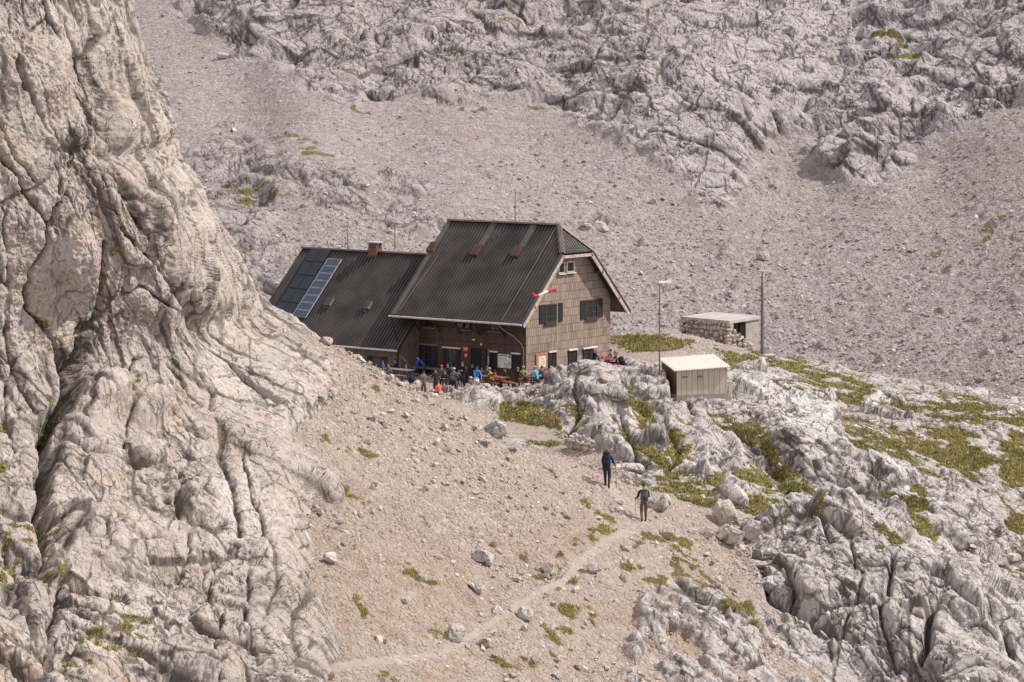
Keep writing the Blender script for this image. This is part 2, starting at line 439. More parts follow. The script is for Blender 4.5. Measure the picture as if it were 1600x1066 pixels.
for u in (0, 5, 10, 16, 23):           # the level terrace the hut stands on
    for w, z in ((-7, .3), (-3, .3), (0, .3), (5, .3 if u else .7), (11, .5 if u else 1.25)):
        q = H(u, w, z); tx.append(q[:2]); tz.append(z)
for q, z in ((( -25,200),-2),((0,205),-1.5),((20,205),-2),((40,200),-6),((-5,200),-1),((45,180),-5)):
    tx.append(q); tz.append(z)
for a in range(420, 1000, 90):         # under the scree slope
    for D in (75, 90, 105):
        x = (a-800)/F*D; tx.append((x, D)); tz.append(float(slope_plane(x, D))-2.2)
for x, y in ((10,90),(14,80),(20,85),(6,80),(22,95),(12,100)):
    tx.append((x, y)); tz.append(float(slope_plane(x, y))-1.5)
for x, y in ((-8,125),(-2,125),(-14,130),(-8,140),(-2,140)):
    tx.append((x, y)); tz.append(-.8)
_tps = TPS(tx, tz, 10.0, .002)
PATH_C = [(950,762),(985,790),(1006,812),(985,828),(940,850),(905,880),(880,905),(830,935),(780,965),(740,993),(690,1022),(640,1030),(560,1038),(470,1048)]
PATH_UP = [(1006,812),(975,780),(955,755),(935,725),(915,703)]
def macro(x, y):
    sp = slope_plane(x, y)
    # gentle waves and the gully next to the cliff
    a = 4.35-np.where(x < -.6, .55, .10)*(np.maximum(x, -8.6)+.6)-.5*np.clip(-9.0-x, 0, 6)
    back = a-.72*(y-114.2)
    sl = smin(sp, back, .5)
    T = _tps(np.stack([x, y], 1))
    return smax(sl, T, .8), sl, T

_SIL = [(-60,196),(0,208),(60,222),(100,240),(150,262),(200,277),(225,276),(245,285),(290,318),(330,330),(380,368),(430,392),(470,415),(485,440),(500,470),(520,492),(560,520),(600,533),(625,505),(660,470),(700,468),(760,486),(800,500),(830,503),(860,474),(900,470),(960,470),(1000,462),(1066,474),(1130,480)]
def build_near():
    cols = np.concatenate([np.arange(-400, -60, 7.), np.arange(-60, 1661, 1.30), np.arange(1661, 2150, 7.)]); nc = len(cols)
    rng = np.concatenate([np.arange(70, 205, .35)])
    X = (cols[:,None]-800)/F*rng[None]; Y = np.broadcast_to(rng[None], X.shape)
    Z = macro(X.ravel(), Y.ravel())[0].reshape(X.shape)
    sy = HY+F*(CZ-Z)/Y
    d = -np.diff(sy, axis=1)
    arc = np.abs(np.diff(Z, axis=1))+np.diff(Y, axis=1)
    wgt = np.clip(d, .0, None)+.10*arc/Y[:,1:]*F*.35+.05
    inb = ((sy[:,1:] < 1090) & (sy[:,1:] > 480)).astype(float)
    wgt *= .15+.85*inb
    # smooth the weights sideways so that rows stay coherent
    k = np.ones(25)/25
    for j in range(wgt.shape[1]): wgt[:,j] = np.convolve(np.pad(wgt[:,j], 12, 'edge'), k, 'valid')
    cum = np.concatenate([np.zeros((nc,1)), np.cumsum(wgt, 1)], 1)
    nr = 820; R = np.empty((nc, nr))
    for c in range(nc): R[c] = np.interp(np.linspace(0, cum[c,-1], nr), cum[c], rng)
    R = R.T                                   # rows = distance
    X = ((cols[None]-800)/F*R).ravel(); Y = R.ravel()
    z, sl, T = macro(X, Y)
    P = np.stack([X, Y, z], 1)
    N = normals(P, nr, nc)
    N *= np.sign(N[:,2:3])
    ip = np.stack([800+F*X/Y, HY+F*(CZ-z)/Y], 1)      # picture position of the macro surface
    wv = np.stack([fbm(P, 4, 3, 71), fbm(P, 4, 3, 72)], 1)*26+np.stack([fbm(P, .8, 3, 73), fbm(P, .8, 3, 74)], 1)*9
    q = ip+wv
    # --- where bare rock stands
    slope_reg = sm(-.25, .5, sl-T+ .25*fbm(P, 1.5, 3, 75))*(Y < 135)
    mound = sm(-6, 6, polysd(q, [(845,618),(870,590),(905,562),(950,575),(1010,585),(1060,600),(1110,640),(1150,670),(1168,705),(1120,715),(1050,712),(1035,748),(990,738),(950,705),(905,690),(875,655)]))
    butt = sm(-6, 6, polysd(q, [(1200,790),(1250,770),(1300,768),(1350,800),(1410,850),(1470,850),(1560,890),(1640,930),(1640,1100),(1400,1100),(1330,1060),(1260,1010),(1230,930),(1210,860)]))
    slabs = np.maximum.reduce([sm(-6, 6, polysd(q, pl)) for pl in (
        [(1145,600),(1220,590),(1290,620),(1330,668),(1310,690),(1350,740),(1300,760),(1210,690),(1150,640)],
        [(1010,735),(1090,700),(1180,705),(1240,740),(1250,770),(1190,740),(1120,745),(1100,760),(1040,750)],
        [(1270,690),(1330,690),(1400,720),(1470,740),(1560,800),(1570,870),(1540,880),(1460,850),(1400,830),(1350,780),(1340,820),(1300,790)],
        [(1120,790),(1110,750),(1150,745),(1175,780),(1165,800),(1140,805)],
        [(1400,850),(1440,800),(1470,820),(1480,850),(1440,870)],
        [(1345,625),(1385,618),(1430,640),(1425,662),(1370,658),(1340,650)],
        [(1540,735),(1560,700),(1650,700),(1650,760),(1560,755)],
        [(1550,640),(1600,640),(1600,665),(1560,660)],
        [(1210,560),(1180,560),(1100,548),(1140,575),(1180,590),(1200,580)],
        [(700,612),(860,612),(850,634),(800,645),(740,636)],
        )])
    lowrock = sm(-12, 12, polysd(q, [(1000,930),(1060,900),(1150,950),(1240,960),(1330,1000),(1370,1066),(1400,1110),(1000,1110),(960,1066),(990,990)]))*sm(-.16, .04, fbm(P, 2.2, 4, 76))
    lowrock2 = lowrock*0
    right_reg = (1-slope_reg)*np.maximum(sm(940, 1000, ip[:,0]), sm(140, 145, Y)*sm(770, 790, ip[:,0])*sm(628,640,ip[:,1]))
    scat = sm(.02, .14, fbm(P*np.array([1,1,1]), 3.0, 4, 77))*right_reg*.9*(ip[:,1] > 560)
    cave = blobs(ip, [(1445,1050,34,26,-15)])
    B = basis((.62, -.25, -.74)); pb = P @ B.T; pb[:,0] /= 2.3
    GB = [(800,652,80,18,-2),(850,655,45,16,20),(870,702,52,12,22),(905,718,30,9,25),(1085,765,60,26,0),(1190,775,40,42,30),(1060,785,60,16,0),(1135,745,40,8,0),
        (1010,535,60,9,0),(1240,575,60,14,12),(1300,610,90,26,12),(1260,640,50,16,20),(1420,700,130,30,18),(1500,640,130,18,10),(1590,720,30,60,0),(1590,820,40,60,0),
        (1520,882,90,14,14),(1590,905,40,34,20),(1180,690,40,26,35),(1235,742,60,16,38),(1400,850,40,22,20),(1000,700,60,14,30),(1055,690,18,34,50),(1120,655,40,14,35),(1085,622,40,14,15),
        (1420,790,26,50,-30),(1340,705,70,18,10),(1490,690,90,30,15),(1440,830,30,16,0),(1180,565,70,12,0),(1215,550,40,10,10),(1450,915,40,12,30),(1010,655,16,50,-30),(905,640,22,26,0),(1360,750,40,10,20)]
    gb = blobs(q, GB)
    gn = .50*gb.clip(-.6, 1)+1.7*fbm(pb, 2.2, 4, 101)+.7*fbm(pb, .55, 3, 102)+.02*sm(560, 640, ip[:,1])*sm(1150,1250,ip[:,0])*sm(800,700,ip[:,1])
    gn = gn-.16*butt-.10*mound-.085-.15*sm(1130,1200,ip[:,0])-.14*np.abs(fbm(pb, .9, 3, 104))*sm(1000,1100,ip[:,0])*3+.25*sm(-.2,.5,blobs(q,[(810,652,80,16,0)]))-.30*sm(0,.4,blobs(q,[(1215,610,75,26,10),(1270,655,60,26,25),(1300,700,60,20,20),(1400,760,90,30,30),(1500,790,70,40,40)]))
    gN = sm(-.03, .08, gn)*right_reg*(ip[:,1] > 520)
    gD = blur(sm(-.40, .10, gn)*right_reg, nr, nc, 8)
    slabs_c = slabs*(1-gN); mound_c = mound*(1-gN); butt_c = butt*(1-gN)
    rr = right_reg*(1-gN)*sm(545, 565, ip[:,1])
    rockc = np.maximum.reduce([mound_c, butt_c, slabs_c, lowrock, lowrock2, rr])
    rockw = np.maximum.reduce([mound*(1-gD), butt*(1-gD), slabs*(1-gD), lowrock, lowrock2, right_reg*(1-gD)*sm(545, 565, ip[:,1])*.6])
    # --- flat or made ground
    lu = (X-C0[0])*UX+(Y-C0[1])*UY; lw = (X-C0[0])*WX+(Y-C0[1])*WY
    terr = sm(-1.5, .5, np.minimum.reduce([lu+2.0, lw+8.2, 26-lu, 12-lw]))
    terr = np.maximum(terr, sm(-4, 3, polysd(ip, [(965,530),(1060,533),(1075,560),(1020,567),(980,560)])))
    pd = np.minimum(linesd(ip+wv*.10, PATH_C), 1e9)
    pw = np.interp(ip[:,1], [700, 820, 1066], [3.5, 4.8, 5.2])*(1+.5*fbm(P, 2.2, 3, 78))
    path = sm(1.0, -.35, (pd-pw)/(pw*.9))*(Y < 140)
    pu = sm(1.3, -.3, (linesd(ip, PATH_UP)-9)/10)
    ramp = sm(-4, 6, polysd(q*.3+ip*.7, [(775,660),(805,658),(860,668),(905,680),(920,690),(930,712),(905,705),(870,692),(820,688),(785,680)]))*(Y > 122)
    flat = np.maximum.reduce([terr, path, ramp, pu*.6])
    cut = 1-np.maximum.reduce([terr, path*.95, ramp, pu*.7])
    rockw = rockw*cut; rockc = rockc*cut
    # --- relief
    axis = (.62, -.25, -.74)
    Qr, cav, tone, hr = displace(P, N, nr, nc, sm(0, 1, rockw), .85, axis, 2.3, 3, amp=1.0, up=.35, cr=.75, tk=2.1, wf1=.36)
    sc1 = worley(P/np.array([.42,.42,.42])+fbm(P, .7, 2, 81)[:,None]*.5, 91)
    sc2 = worley(P/.17, 92)
    stones = .5*np.clip(1-sc1[:,1]*1.5, 0, 1)*sc1[:,2]**2*.42+np.clip(1-sc2[:,1]*1.6, 0, 1)*sc2[:,2]*.10
    coarse = sm(-.15, .25, fbm(P, 6, 3, 83))
    hs = stones*(.55+.6*coarse)+.35*fbm(P, 3.2, 4, 84)+.10*fbm(P, .9, 3, 86)
    hol = fbm(P, 2.4, 4, 85)
    loose_h = hs*(1-.9*flat)
    rsm = sm(0, 1, rockw)
    bulge = .30*rsm*(1-lowrock*.6)
    h = loose_h*(1-rsm)+bulge*rsm
    # grass seeps into hollows of gentle ground
    steep = 1-N[:,2]
    g_r = np.maximum(gN, right_reg*sm(.05, -.35, hr)*.6*sm(-.5, 0, gb))
    # tufts and mats on the scree slope
    gs_b = blobs(q, [(548,768,40,9,28),(510,690,24,8,10),(880,905,60,13,-28),(905,960,42,24,25),(870,985,34,26,30),(960,850,60,10,-8),(1040,840,50,16,22),(1010,900,50,14,25),
        (1090,900,60,20,35),(800,1030,40,10,10),(570,705,30,8,20),(690,1000,50,14,0),(660,900,50,12,20),(930,830,50,12,-20),(1150,960,60,20,35),(560,950,40,8,60),(870,880,70,12,-30),
        (985,752,30,7,20),(940,800,50,10,30)])
    g_s = slope_reg*np.clip(sm(-.15, .5, gs_b)*sm(-.12, .16, fbm(P, .75, 3, 88)) + .9*sm(.26, .36, fbm(P, 1.3, 4, 89)), 0, 1)*(1-path)
    grass = np.maximum(g_r, g_s)*(1-np.maximum.reduce([terr*(lu > -2)*(1-sm(-1, .5, lw-12)), path, ramp, pu]))
    grass = np.maximum(grass, sm(-.3, .3, blobs(q, [(1010,533,60,8,0)]))*.9)
    grass *= sm(.75, .5, steep)
    h = h-.10*grass*(1-rsm)-cave.clip(0)*2.2
    h = h+grass*(.10+.10*fbm(P, .6, 2, 90))*(1-flat)
    D3 = N*.75+np.array([0,0,.25]); D3[flat > .5] = (0,0,1)
    Q = Qr+D3*h[:,None]
    # deep joints that cut the outcrops
    for pts, wd, dp in (([(1150,690),(1170,715),(1200,728),(1235,762),(1262,776),(1300,806),(1330,830)],9,.8),([(1285,800),(1300,850),(1260,900),(1235,950)],4,.5),([(1330,850),(1350,930),(1320,1000)],3,.35),
                        ([(1455,960),(1450,1000),(1435,1020)],6,1.2),([(1480,930),(1520,960),(1560,1000),(1590,1066)],3.5,.7),([(1395,880),(1380,960),(1400,1040)],4,.5),
                        ([(960,640),(985,690),(1000,740)],4,.5),([(1000,640),(1035,660),(1060,700),(1040,740)],5,.8),([(900,600),(905,650),(880,690)],4,.5),([(1180,850),(1200,930),(1270,985),(1330,1010)],5,.7)):
        dd = linesd(ip+wv*.35, pts); g = np.exp(-(dd/wd)**2)
        Q[:,2] -= dp*g; Q[:,1] += dp*.4*g; cav = np.maximum(cav, .8*np.exp(-(dd/(wd*.6))**2))
    sh = np.stack([Q[:,0], Q[:,1]], 1); A_ = W(1057.5, 640, 157)[:2]; B_ = (A_[0]+3.2, A_[1]+.9)
    cap = -.35+.55*np.maximum(0, linesd(sh, [A_, B_])-.6)
    m_ = (Q[:,1] < 160)&(Q[:,0] > 9.5)&(Q[:,0] < 15.5); Q[:,2] = np.where(m_, smin(Q[:,2], cap, .3), Q[:,2])
    tq = W(955, 578, 167.5); dt = np.hypot(Q[:,0]-tq[0], Q[:,1]-tq[1]); Q[:,2] = Q[:,2]+(1.3-Q[:,2])*sm(3.2, 1.6, dt)
    toe = np.interp(ip[:,1], [p_ for p_, q_ in _SIL], [q_ for p_, q_ in _SIL])
    Q[:,2] -= 16*sm(-22, -110, ip[:,0]-toe)*sm(540, 600, ip[:,1])
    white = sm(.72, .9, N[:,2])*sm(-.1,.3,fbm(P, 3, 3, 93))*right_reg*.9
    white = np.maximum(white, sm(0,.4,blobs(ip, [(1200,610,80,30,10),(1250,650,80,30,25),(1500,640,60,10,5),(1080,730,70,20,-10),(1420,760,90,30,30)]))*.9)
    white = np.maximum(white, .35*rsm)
    soil_b = blobs(q, [(560,860,150,110,25),(560,980,130,90,0),(560,800,120,50,35),(680,900,150,60,30),(600,960,130,50,10),(860,850,120,40,-10),(520,880,50,120,0),(1000,980,150,40,20),(760,1050,200,40,0)])
    soil = slope_reg*sm(-.35, .5, soil_b)*sm(-.32, .04, fbm(P, 2.6, 4, 94))
    soil = np.maximum(soil, sm(0,.5,blobs(ip, [(1450,1052,45,22,0)])))*(1-path)
    wht_s = slope_reg*sm(0, .6, blobs(q, [(650,650,130,60,30),(800,740,150,50,30),(560,590,60,40,30),(960,760,50,60,30)]))
    rc = sm(.2, .7, rockc)
    loose = 1-rc
    soil = np.maximum(soil, slope_reg*(.20+.25*fbm(P, 4, 3, 95)).clip(0, 1)*(1-path))
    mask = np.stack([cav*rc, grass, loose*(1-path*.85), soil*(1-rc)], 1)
    green = np.maximum(sm(-.1,.5,blobs(q, [(1560,890,90,26,15),(1230,735,60,22,40),(1170,680,40,26,40),(1400,830,60,30,30),(905,960,40,24,25),(1350,800,50,30,30)])), .25*slope_reg)
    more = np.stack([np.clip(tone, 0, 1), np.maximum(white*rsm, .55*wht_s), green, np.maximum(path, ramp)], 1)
    PT = np.maximum.reduce([path*.95*sm(-.5,.1,path-.3), ramp])
    mask[:,2] = np.maximum(mask[:,2]*(1-.0*PT), 0)
    mask[:,3] = np.maximum(mask[:,3], .0)
    return Q, nr, nc, mask, more, dict(ip=ip, slope=slope_reg, rock=rsm, flat=flat, path=np.maximum.reduce([path, ramp]), grass=grass, N=N, terr=terr, green=green)

# ------------------------------------------------------------------ far side of the cirque
_Fc = [(250,100,300),(400,200,275),(280,250,262),(350,350,226),(450,330,229),(600,350,229),(700,330,236),(450,250,248),(560,290,240),(690,340,233),(600,250,256),(850,250,262),(850,165,280),(700,200,270),
 (1000,300,255),(1100,400,238),(1130,345,248),(1300,400,238),(1300,300,260),(1200,250,268),(1550,300,249),(1550,480,217),(1600,600,193),(1300,540,212),(1450,600,198),(1000,500,216),(850,420,226),(1100,480,222),
 (300,0,330),(420,0,316),(440,110,291),(580,160,282),(700,0,312),(700,140,284),(850,60,300),(1000,0,308),(1000,200,268),(1080,270,260),(1300,0,322),(1600,0,292),(1450,260,262),(1600,165,266),(1500,100,280),
 (1350,150,277),(1350,270,260),(1150,200,268),(1100,100,284),(1200,60,300),(940,100,288),(250,-150,380),(800,-150,350),(1250,-150,360),(1700,-150,330),(1700,650,186),(1000,650,196),(700,520,210),(1300,700,188),(350,480,206),
 (200,500,216),(200,700,205),(150,0,340),(-100,300,270),(-600,300,250),(-600,-150,300),(2150,300,205),(2150,-150,290),(2150,650,165),(-100,650,220),(600,700,196)]
def build_far():
    cols = np.concatenate([np.arange(-600, 90, 7.), np.arange(90, 1690, 1.35), np.arange(1690, 2150, 7.)]); rows = np.concatenate([np.arange(-170, -50, 5.), np.arange(-50, 700, 1.25)])
    nc, nr = len(cols), len(rows)
    gx, gy = np.meshgrid(cols, rows); ip = np.stack([gx.ravel(), gy.ravel()], 1)
    a = np.array(_Fc, float); tp = TPS(a[:,:2], a[:,2], 200., .0005)
    D = tp(ip)
    P = np.stack([(ip[:,0]-800)/F*D, D, CZ-(ip[:,1]-HY)/F*D], 1)
    N = -normals(P, nr, nc); N *= np.sign(-N[:,1:2]+1e-9)
    wv = np.stack([fbm(P, 12, 4, 51), fbm(P, 12, 4, 52)], 1)*60
    q = ip+wv
    cliff = polysd(q, [(265,-200),(270,0),(320,50),(365,88),(440,85),(480,128),(550,165),(600,168),(690,150),(760,148),(840,150),(900,185),(960,215),(1020,240),(1080,300),(1110,330),(1150,318),(1175,270),(1215,225),(1260,205),
        (1255,245),(1300,275),(1350,288),(1420,270),(1460,220),(1510,195),(1560,170),(2200,120),(2200,-300),(265,-300)])
    cw = sm(-12, 16, cliff)
    patches = blobs(q, [(600,330,110,26,28),(500,290,70,20,15),(340,250,40,60,60),(370,330,60,60,30),(930,352,20,10,0),(380,420,60,60,0),(640,310,70,22,28),(420,260,80,26,15),(660,345,50,14,25),(1120,190,30,20,0),(1560,640,90,20,0)])
    pw = sm(-.2, .35, patches+.5*fbm(P, 4, 3, 53))*.85*(1-cw)
    rw = np.maximum(cw, pw)
    Bf = basis((.62, .0, -.78)); qf = (P+np.stack([fbm(P, 14, 2, 55), fbm(P, 14, 2, 56), fbm(P, 14, 2, 57)], 1)*5) @ Bf.T; qf[:,0] /= 6.0
    ext = 3.4*fbm(qf, 9.0, 3, 58, .42, ridge=True)-.9
    Qr, cav, tone, hr = displace(P, N, nr, nc, rw, 1.7, (.52, .0, -.85), 3.6, 7, amp=.60, cr=.7, tk=2.3, wf1=.28, extra=ext)
    sc1 = worley(P/.85, 61); sc2 = worley(P/.42, 62); sc3 = worley(P/2.1+fbm(P, 3, 2, 63)[:,None], 64)
    hs = np.clip(1-sc1[:,1]*1.45, 0, 1)*sc1[:,2]**2*.50+np.clip(1-sc2[:,1]*1.5, 0, 1)*sc2[:,2]*.20+(sc3[:,2] > .86)*np.clip(1-sc3[:,1]*2.2, 0, 1)*.9
    hs = .72*hs*(.45+.6*sm(150, 480, ip[:,1]))+.8*fbm(P, 9, 4, 65)
    h = hs*(1-rw)
    Q = Qr+N*h[:,None]
    gb = blobs(q, [(1410,85,34,14,15),(1510,300,30,10,-50),(1600,380,30,14,-30),(1555,360,30,10,-50),(1470,395,34,9,-60),(740,165,30,8,0),(560,170,20,5,20),(1390,75,26,9,0),(480,225,60,9,10),(390,300,60,20,10),(870,160,60,5,5)])
    g = sm(-.25, .35, gb)*sm(-.12, .14, fbm(P, 1.8, 3, 66))*.9+cw*sm(.18, .34, fbm(P, 5, 3, 67))*sm(.3, .8, cav+.35)*.45
    stk = fbm(np.stack([P[:,0]/3.0+P[:,2]*.5, P[:,1]/14, P[:,2]/14], 1), 1.0, 4, 69)
    soil = .5*(1-rw)*sm(.0,.25,stk)+(1-rw)*sm(-.1, .7, blobs(q, [(860,200,150,60,0),(1130,370,60,10,-20),(1180,330,80,60,-30),(1440,350,150,16,-48),(1380,400,120,10,-40)]))*sm(-.2, .3, fbm(P, 6, 3, 68))*.30
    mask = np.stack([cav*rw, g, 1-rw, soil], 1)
    more = np.stack([np.clip(tone, 0, 1), cw*(.15+.35*sm(900, 1150, ip[:,0])), 0*g+.3, 0*g], 1)
    return Q, nr, nc, mask, more, dict(ip=ip, rock=rw, N=N)

# ------------------------------------------------------------------ the near cliff on the left
_Cc = [(-80,-60,80),(0,0,78),(100,0,86),(200,0,100),(0,250,73),(120,200,84),(150,130,88),(270,230,103),(200,300,88),(0,500,69),(100,500,76),(250,480,87),(330,330,99),(370,430,102.5),(420,500,105.5),(500,560,107),(530,600,107),
 (300,600,92),(120,650,76.8),(60,640,72.6),(160,600,79),(0,760,66),(200,750,79),(330,750,90),(440,800,94),(500,830,93),(470,700,100),(400,650,100),(0,1000,61),(100,1000,68),(250,950,76),(400,960,83.5),(465,1040,82.5),(465,930,87),(-80,1100,56),(200,1120,66),(470,1130,79),
 (140,850,72),(60,900,66),(300,860,84),(-80,600,62),(110,720,75.5)]
_CR = [ # polyline, half width px, depth m
 ([(0,230),(30,268),(60,320),(76,355),(71,385),(45,420),(37,455),(40,486),(70,525),(92,560)], 3.2, .9),
 ([(137,253),(119,276),(109,304),(91,324),(76,350)], 3.2, .9),
 ([(233,273),(253,309),(273,350),(281,400),(304,436),(334,492),(350,540)], 5, 1.3),
 ([(0,185),(30,243),(60,284)], 2, .4), ([(33,80),(36,120),(66,172),(96,243),(98,300)], 2.6, .6),
 ([(150,90),(140,60),(120,30),(100,0)], 4, .4),([(205,60),(180,110),(190,160),(165,200)], 8, .6),
 ([(177,314),(202,354),(238,385),(275,405)], 3, .7), ([(178,385),(167,430),(162,476),(152,506),(120,520)], 4.5, .9),
 ([(128,545),(110,595),(95,640),(75,680),(78,730),(68,780),(62,830),(75,870)], 10, 3.0),
 ([(92,560),(105,600),(100,640)], 10, 1.6),
 ([(190,710),(215,714),(267,722),(282,742),(277,786),(294,838),(292,890)], 3.6, .8), ([(103,690),(128,710),(187,708)], 4, .9),
 ([(333,655),(353,715),(374,776),(382,830)], 6, .55), ([(287,664),(322,684)], 3, .6), ([(82,860),(108,900),(148,932),(195,932)], 5, 1.1),
 ([(66,1066),(80,985),(97,930),(90,890)], 6, 1.3), ([(307,978),(266,988),(255,1000)], 3, .5), ([(385,720),(420,830),(440,900),(430,960)], 3, .35),
 ([(205,470),(240,450),(300,480),(330,560),(345,610),(330,640)], 3, .5),([(240,560),(300,590),(330,640)], 3, .5),([(20,560),(10,640),(25,700)], 3, .5),
 ([(360,430),(380,500),(420,560),(440,620)], 4, .7),([(420,470),(440,520),(480,560)], 3, .4),([(215,560),(190,600),(200,650),(195,700)], 3, .5),
 ([(10,850),(30,900),(20,960),(40,1010)], 3, .6),([(0,870),(40,880),(75,960)], 4, .6),([(350,870),(330,930),(340,1000),(320,1066)], 3, .5),([(400,900),(390,980),(410,1066)], 3, .4)]
def build_cliff():
    rows = np.arange(-60, 1135, 1.15); nr = len(rows)
    S = np.interp(rows, [a for a, b in _SIL], [b for a, b in _SIL])
    k = np.ones(15)/15; S = np.convolve(np.pad(S, 7, 'edge'), k, 'valid')
    nA, nB = 470, 110
    a = np.array(_Cc, float)
    Dt = np.interp(a[:,1], [-60,0,330,400,500,600,700,830,930,1066,1130], [101,102,101,103,106,106,99.3,92.3,86.3,81.3,78.3])
    a[:,2] = Dt-(Dt-a[:,2])*.34
    tp = TPS(a[:,:2], a[:,2], 200., .0005)
    rad = 3.2                                             # radius of the turn away, metres
    rpx = rad/95*F*.55
    u = np.linspace(0, 1, nA)
    PX = -110+(S[:,None]-rpx+110)*u[None]
    gy = np.broadcast_to(rows[:,None], PX.shape)
    D = tp(np.stack([PX.ravel(), gy.ravel()], 1)).reshape(PX.shape)
    X = (PX-800)/F*D; Z = CZ-(gy-HY)/F*D; Y = D
    th = np.linspace(0, math.radians(150), nB+1)[1:]
    e = X[:,-1:], Y[:,-1:], Z[:,-1:]
    X2 = e[0]+rad*.55*np.sin(th)+1.0*np.maximum(th-1.57, 0)*0
    Y2 = e[1]+2.6*rad*(1-np.cos(th))
    Z2 = e[2]+0*th+np.zeros_like(X2)
    X = np.concatenate([X, X2], 1); Y = np.concatenate([Y, Y2], 1); Z = np.concatenate([Z, Z2], 1)
    nc = nA+nB
    P = np.stack([X.ravel(), Y.ravel(), Z.ravel()], 1)
    N = normals(P, nr, nc)
    if N[nr*nc//2-nc//2][1] > 0: N = -N
    ip = np.stack([800+F*P[:,0]/P[:,1], HY+F*(CZ-P[:,2])/P[:,1]], 1)
    smooth_face = sm(-.2, .4, blobs(ip, [(430,760,60,160,-8),(350,560,90,60,40),(50,250,40,110,-20),(60,450,60,110,0),(100,130,50,100,20),(120,420,50,80,0),(380,700,70,190,-12),(260,440,60,60,0),(200,650,60,40,0),(440,560,80,60,40),(250,200,30,60,0)]))
    wv = np.stack([fbm(P, 3, 3, 41), fbm(P, 3, 3, 42)], 1)*12+np.stack([fbm(P, .6, 3, 43), fbm(P, .6, 3, 44)], 1)*5
    h = 1.0*fbm(P, 8, 3, 45)
    q = ip+wv
    moss = 0; cav0 = 0
    for pts, wd, dp in _CR:
        dd = linesd(q, pts)
        h = h-dp*.65*np.exp(-(dd/(wd*.95))**2)
        cav0 = np.maximum(cav0, np.exp(-(dd/(wd*.72))**2))
        moss = np.maximum(moss, np.exp(-(dd/(wd*1.6))**2)*min(1, dp))
    for (bx, by, rx, ry, an, hh) in [(155,620,52,45,0,1.4),(225,640,40,36,10,1.2),(290,790,18,34,0,.6),(115,830,30,40,10,1.0),(120,400,44,80,0,.8),(285,770,30,50,0,.5),(95,100,42,95,10,.6),(245,190,28,60,0,.9),(80,900,16,40,5,1.0),(40,960,35,60,0,.8),(440,860,40,60,0,.4),(320,250,20,30,0,.5),(300,350,40,60,30,.8)]:
        b = np.clip(blobs(q, [(bx, by, rx, ry, an)]), 0, 1); h = h+.75*hh*sm(0, .7, b)
    Q, cav, tone, hr = displace(P, N, nr, nc, np.ones(len(P)), .95, (.36, -.1, -.93), 2.6, 12, amp=.62, extra=h, smooth=smooth_face, cr=.45, tk=2.5, wf1=.25, runnel=.6, fine=1.5)
    cav = np.maximum(cav, cav0)
    G = Q.reshape(nr, nc, 3); sx = 800+F*G[:,:,0]/G[:,:,1]; am = sx.argmax(1); cur = sx.max(1); ar = np.arange(nr)
    yr = HY+F*(CZ-G[ar,am,2])/G[ar,am,1]
    tgt = np.interp(yr, [a_ for a_, b_ in _SIL], [b_ for a_, b_ in _SIL]); dlt = (tgt+sm(600, 700, rows)*22)-cur; dlt = np.where(rows > 640, np.maximum(dlt, -10), dlt)
    kk = np.hanning(41); kk /= kk.sum(); dlt = np.convolve(np.pad(dlt, 20, 'edge'), kk, 'valid')
    ww = np.concatenate([np.linspace(0, 1, nA)**5, np.ones(nB)])
    G[:,:,0] += (dlt[:,None]*ww[None])/F*G[:,:,1]; Q = G.reshape(-1, 3)
    gb = blobs(q, [(190,255,16,9,0),(240,455,22,8,10),(190,405,26,10,-35),(170,430,10,26,10),(160,470,12,10,0),(45,490,20,10,40),(70,515,26,9,40),(30,840,26,26,0),(20,880,20,20,0),(60,905,30,10,30),(190,1010,60,32,0),(80,830,22,16,0),(0,700,14,50,0),(150,1040,60,20,0),(80,640,14,30,0),(270,380,10,20,0),(200,600,16,14,0),(10,900,14,26,0)])
    g = sm(-.3, .5, gb)*sm(-.02, .16, fbm(P, .55, 4, 46))*sm(-.1, .3, cav+.15)+.5*sm(.35, .8, moss)*sm(.02, .22, fbm(P, 1.6, 3, 47))
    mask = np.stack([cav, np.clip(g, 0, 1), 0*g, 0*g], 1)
    more = np.stack([np.clip(tone, 0, 1), .55*sm(.1, .75, blobs(ip, [(420,600,130,120,30),(380,820,90,150,0),(200,980,200,100,0)])), 0*g+.35, 0*g], 1)
    return Q, nr, nc, mask, more, dict(ip=ip)
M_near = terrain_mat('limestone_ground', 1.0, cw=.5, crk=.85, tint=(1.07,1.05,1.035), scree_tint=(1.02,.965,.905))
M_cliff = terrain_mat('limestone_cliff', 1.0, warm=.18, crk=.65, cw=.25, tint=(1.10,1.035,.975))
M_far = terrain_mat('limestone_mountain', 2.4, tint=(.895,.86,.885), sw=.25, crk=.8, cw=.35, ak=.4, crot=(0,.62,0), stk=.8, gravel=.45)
Qn, nrn, ncn, mkn, mrn, In = build_near()
ground = grid_mesh('ground', Qn, nrn, ncn, {'mask': mkn, 'more': mrn}, M_near)
Qf, nrf, ncf, mkf, mrf, If = build_far()
mountain = grid_mesh('mountain', Qf, nrf, ncf, {'mask': mkf, 'more': mrf}, M_far)
Qc, nrc, ncc, mkc, mrc, Ic = build_cliff()
cliff = grid_mesh('cliff', Qc, nrc, ncc, {'mask': mkc, 'more': mrc}, M_cliff)
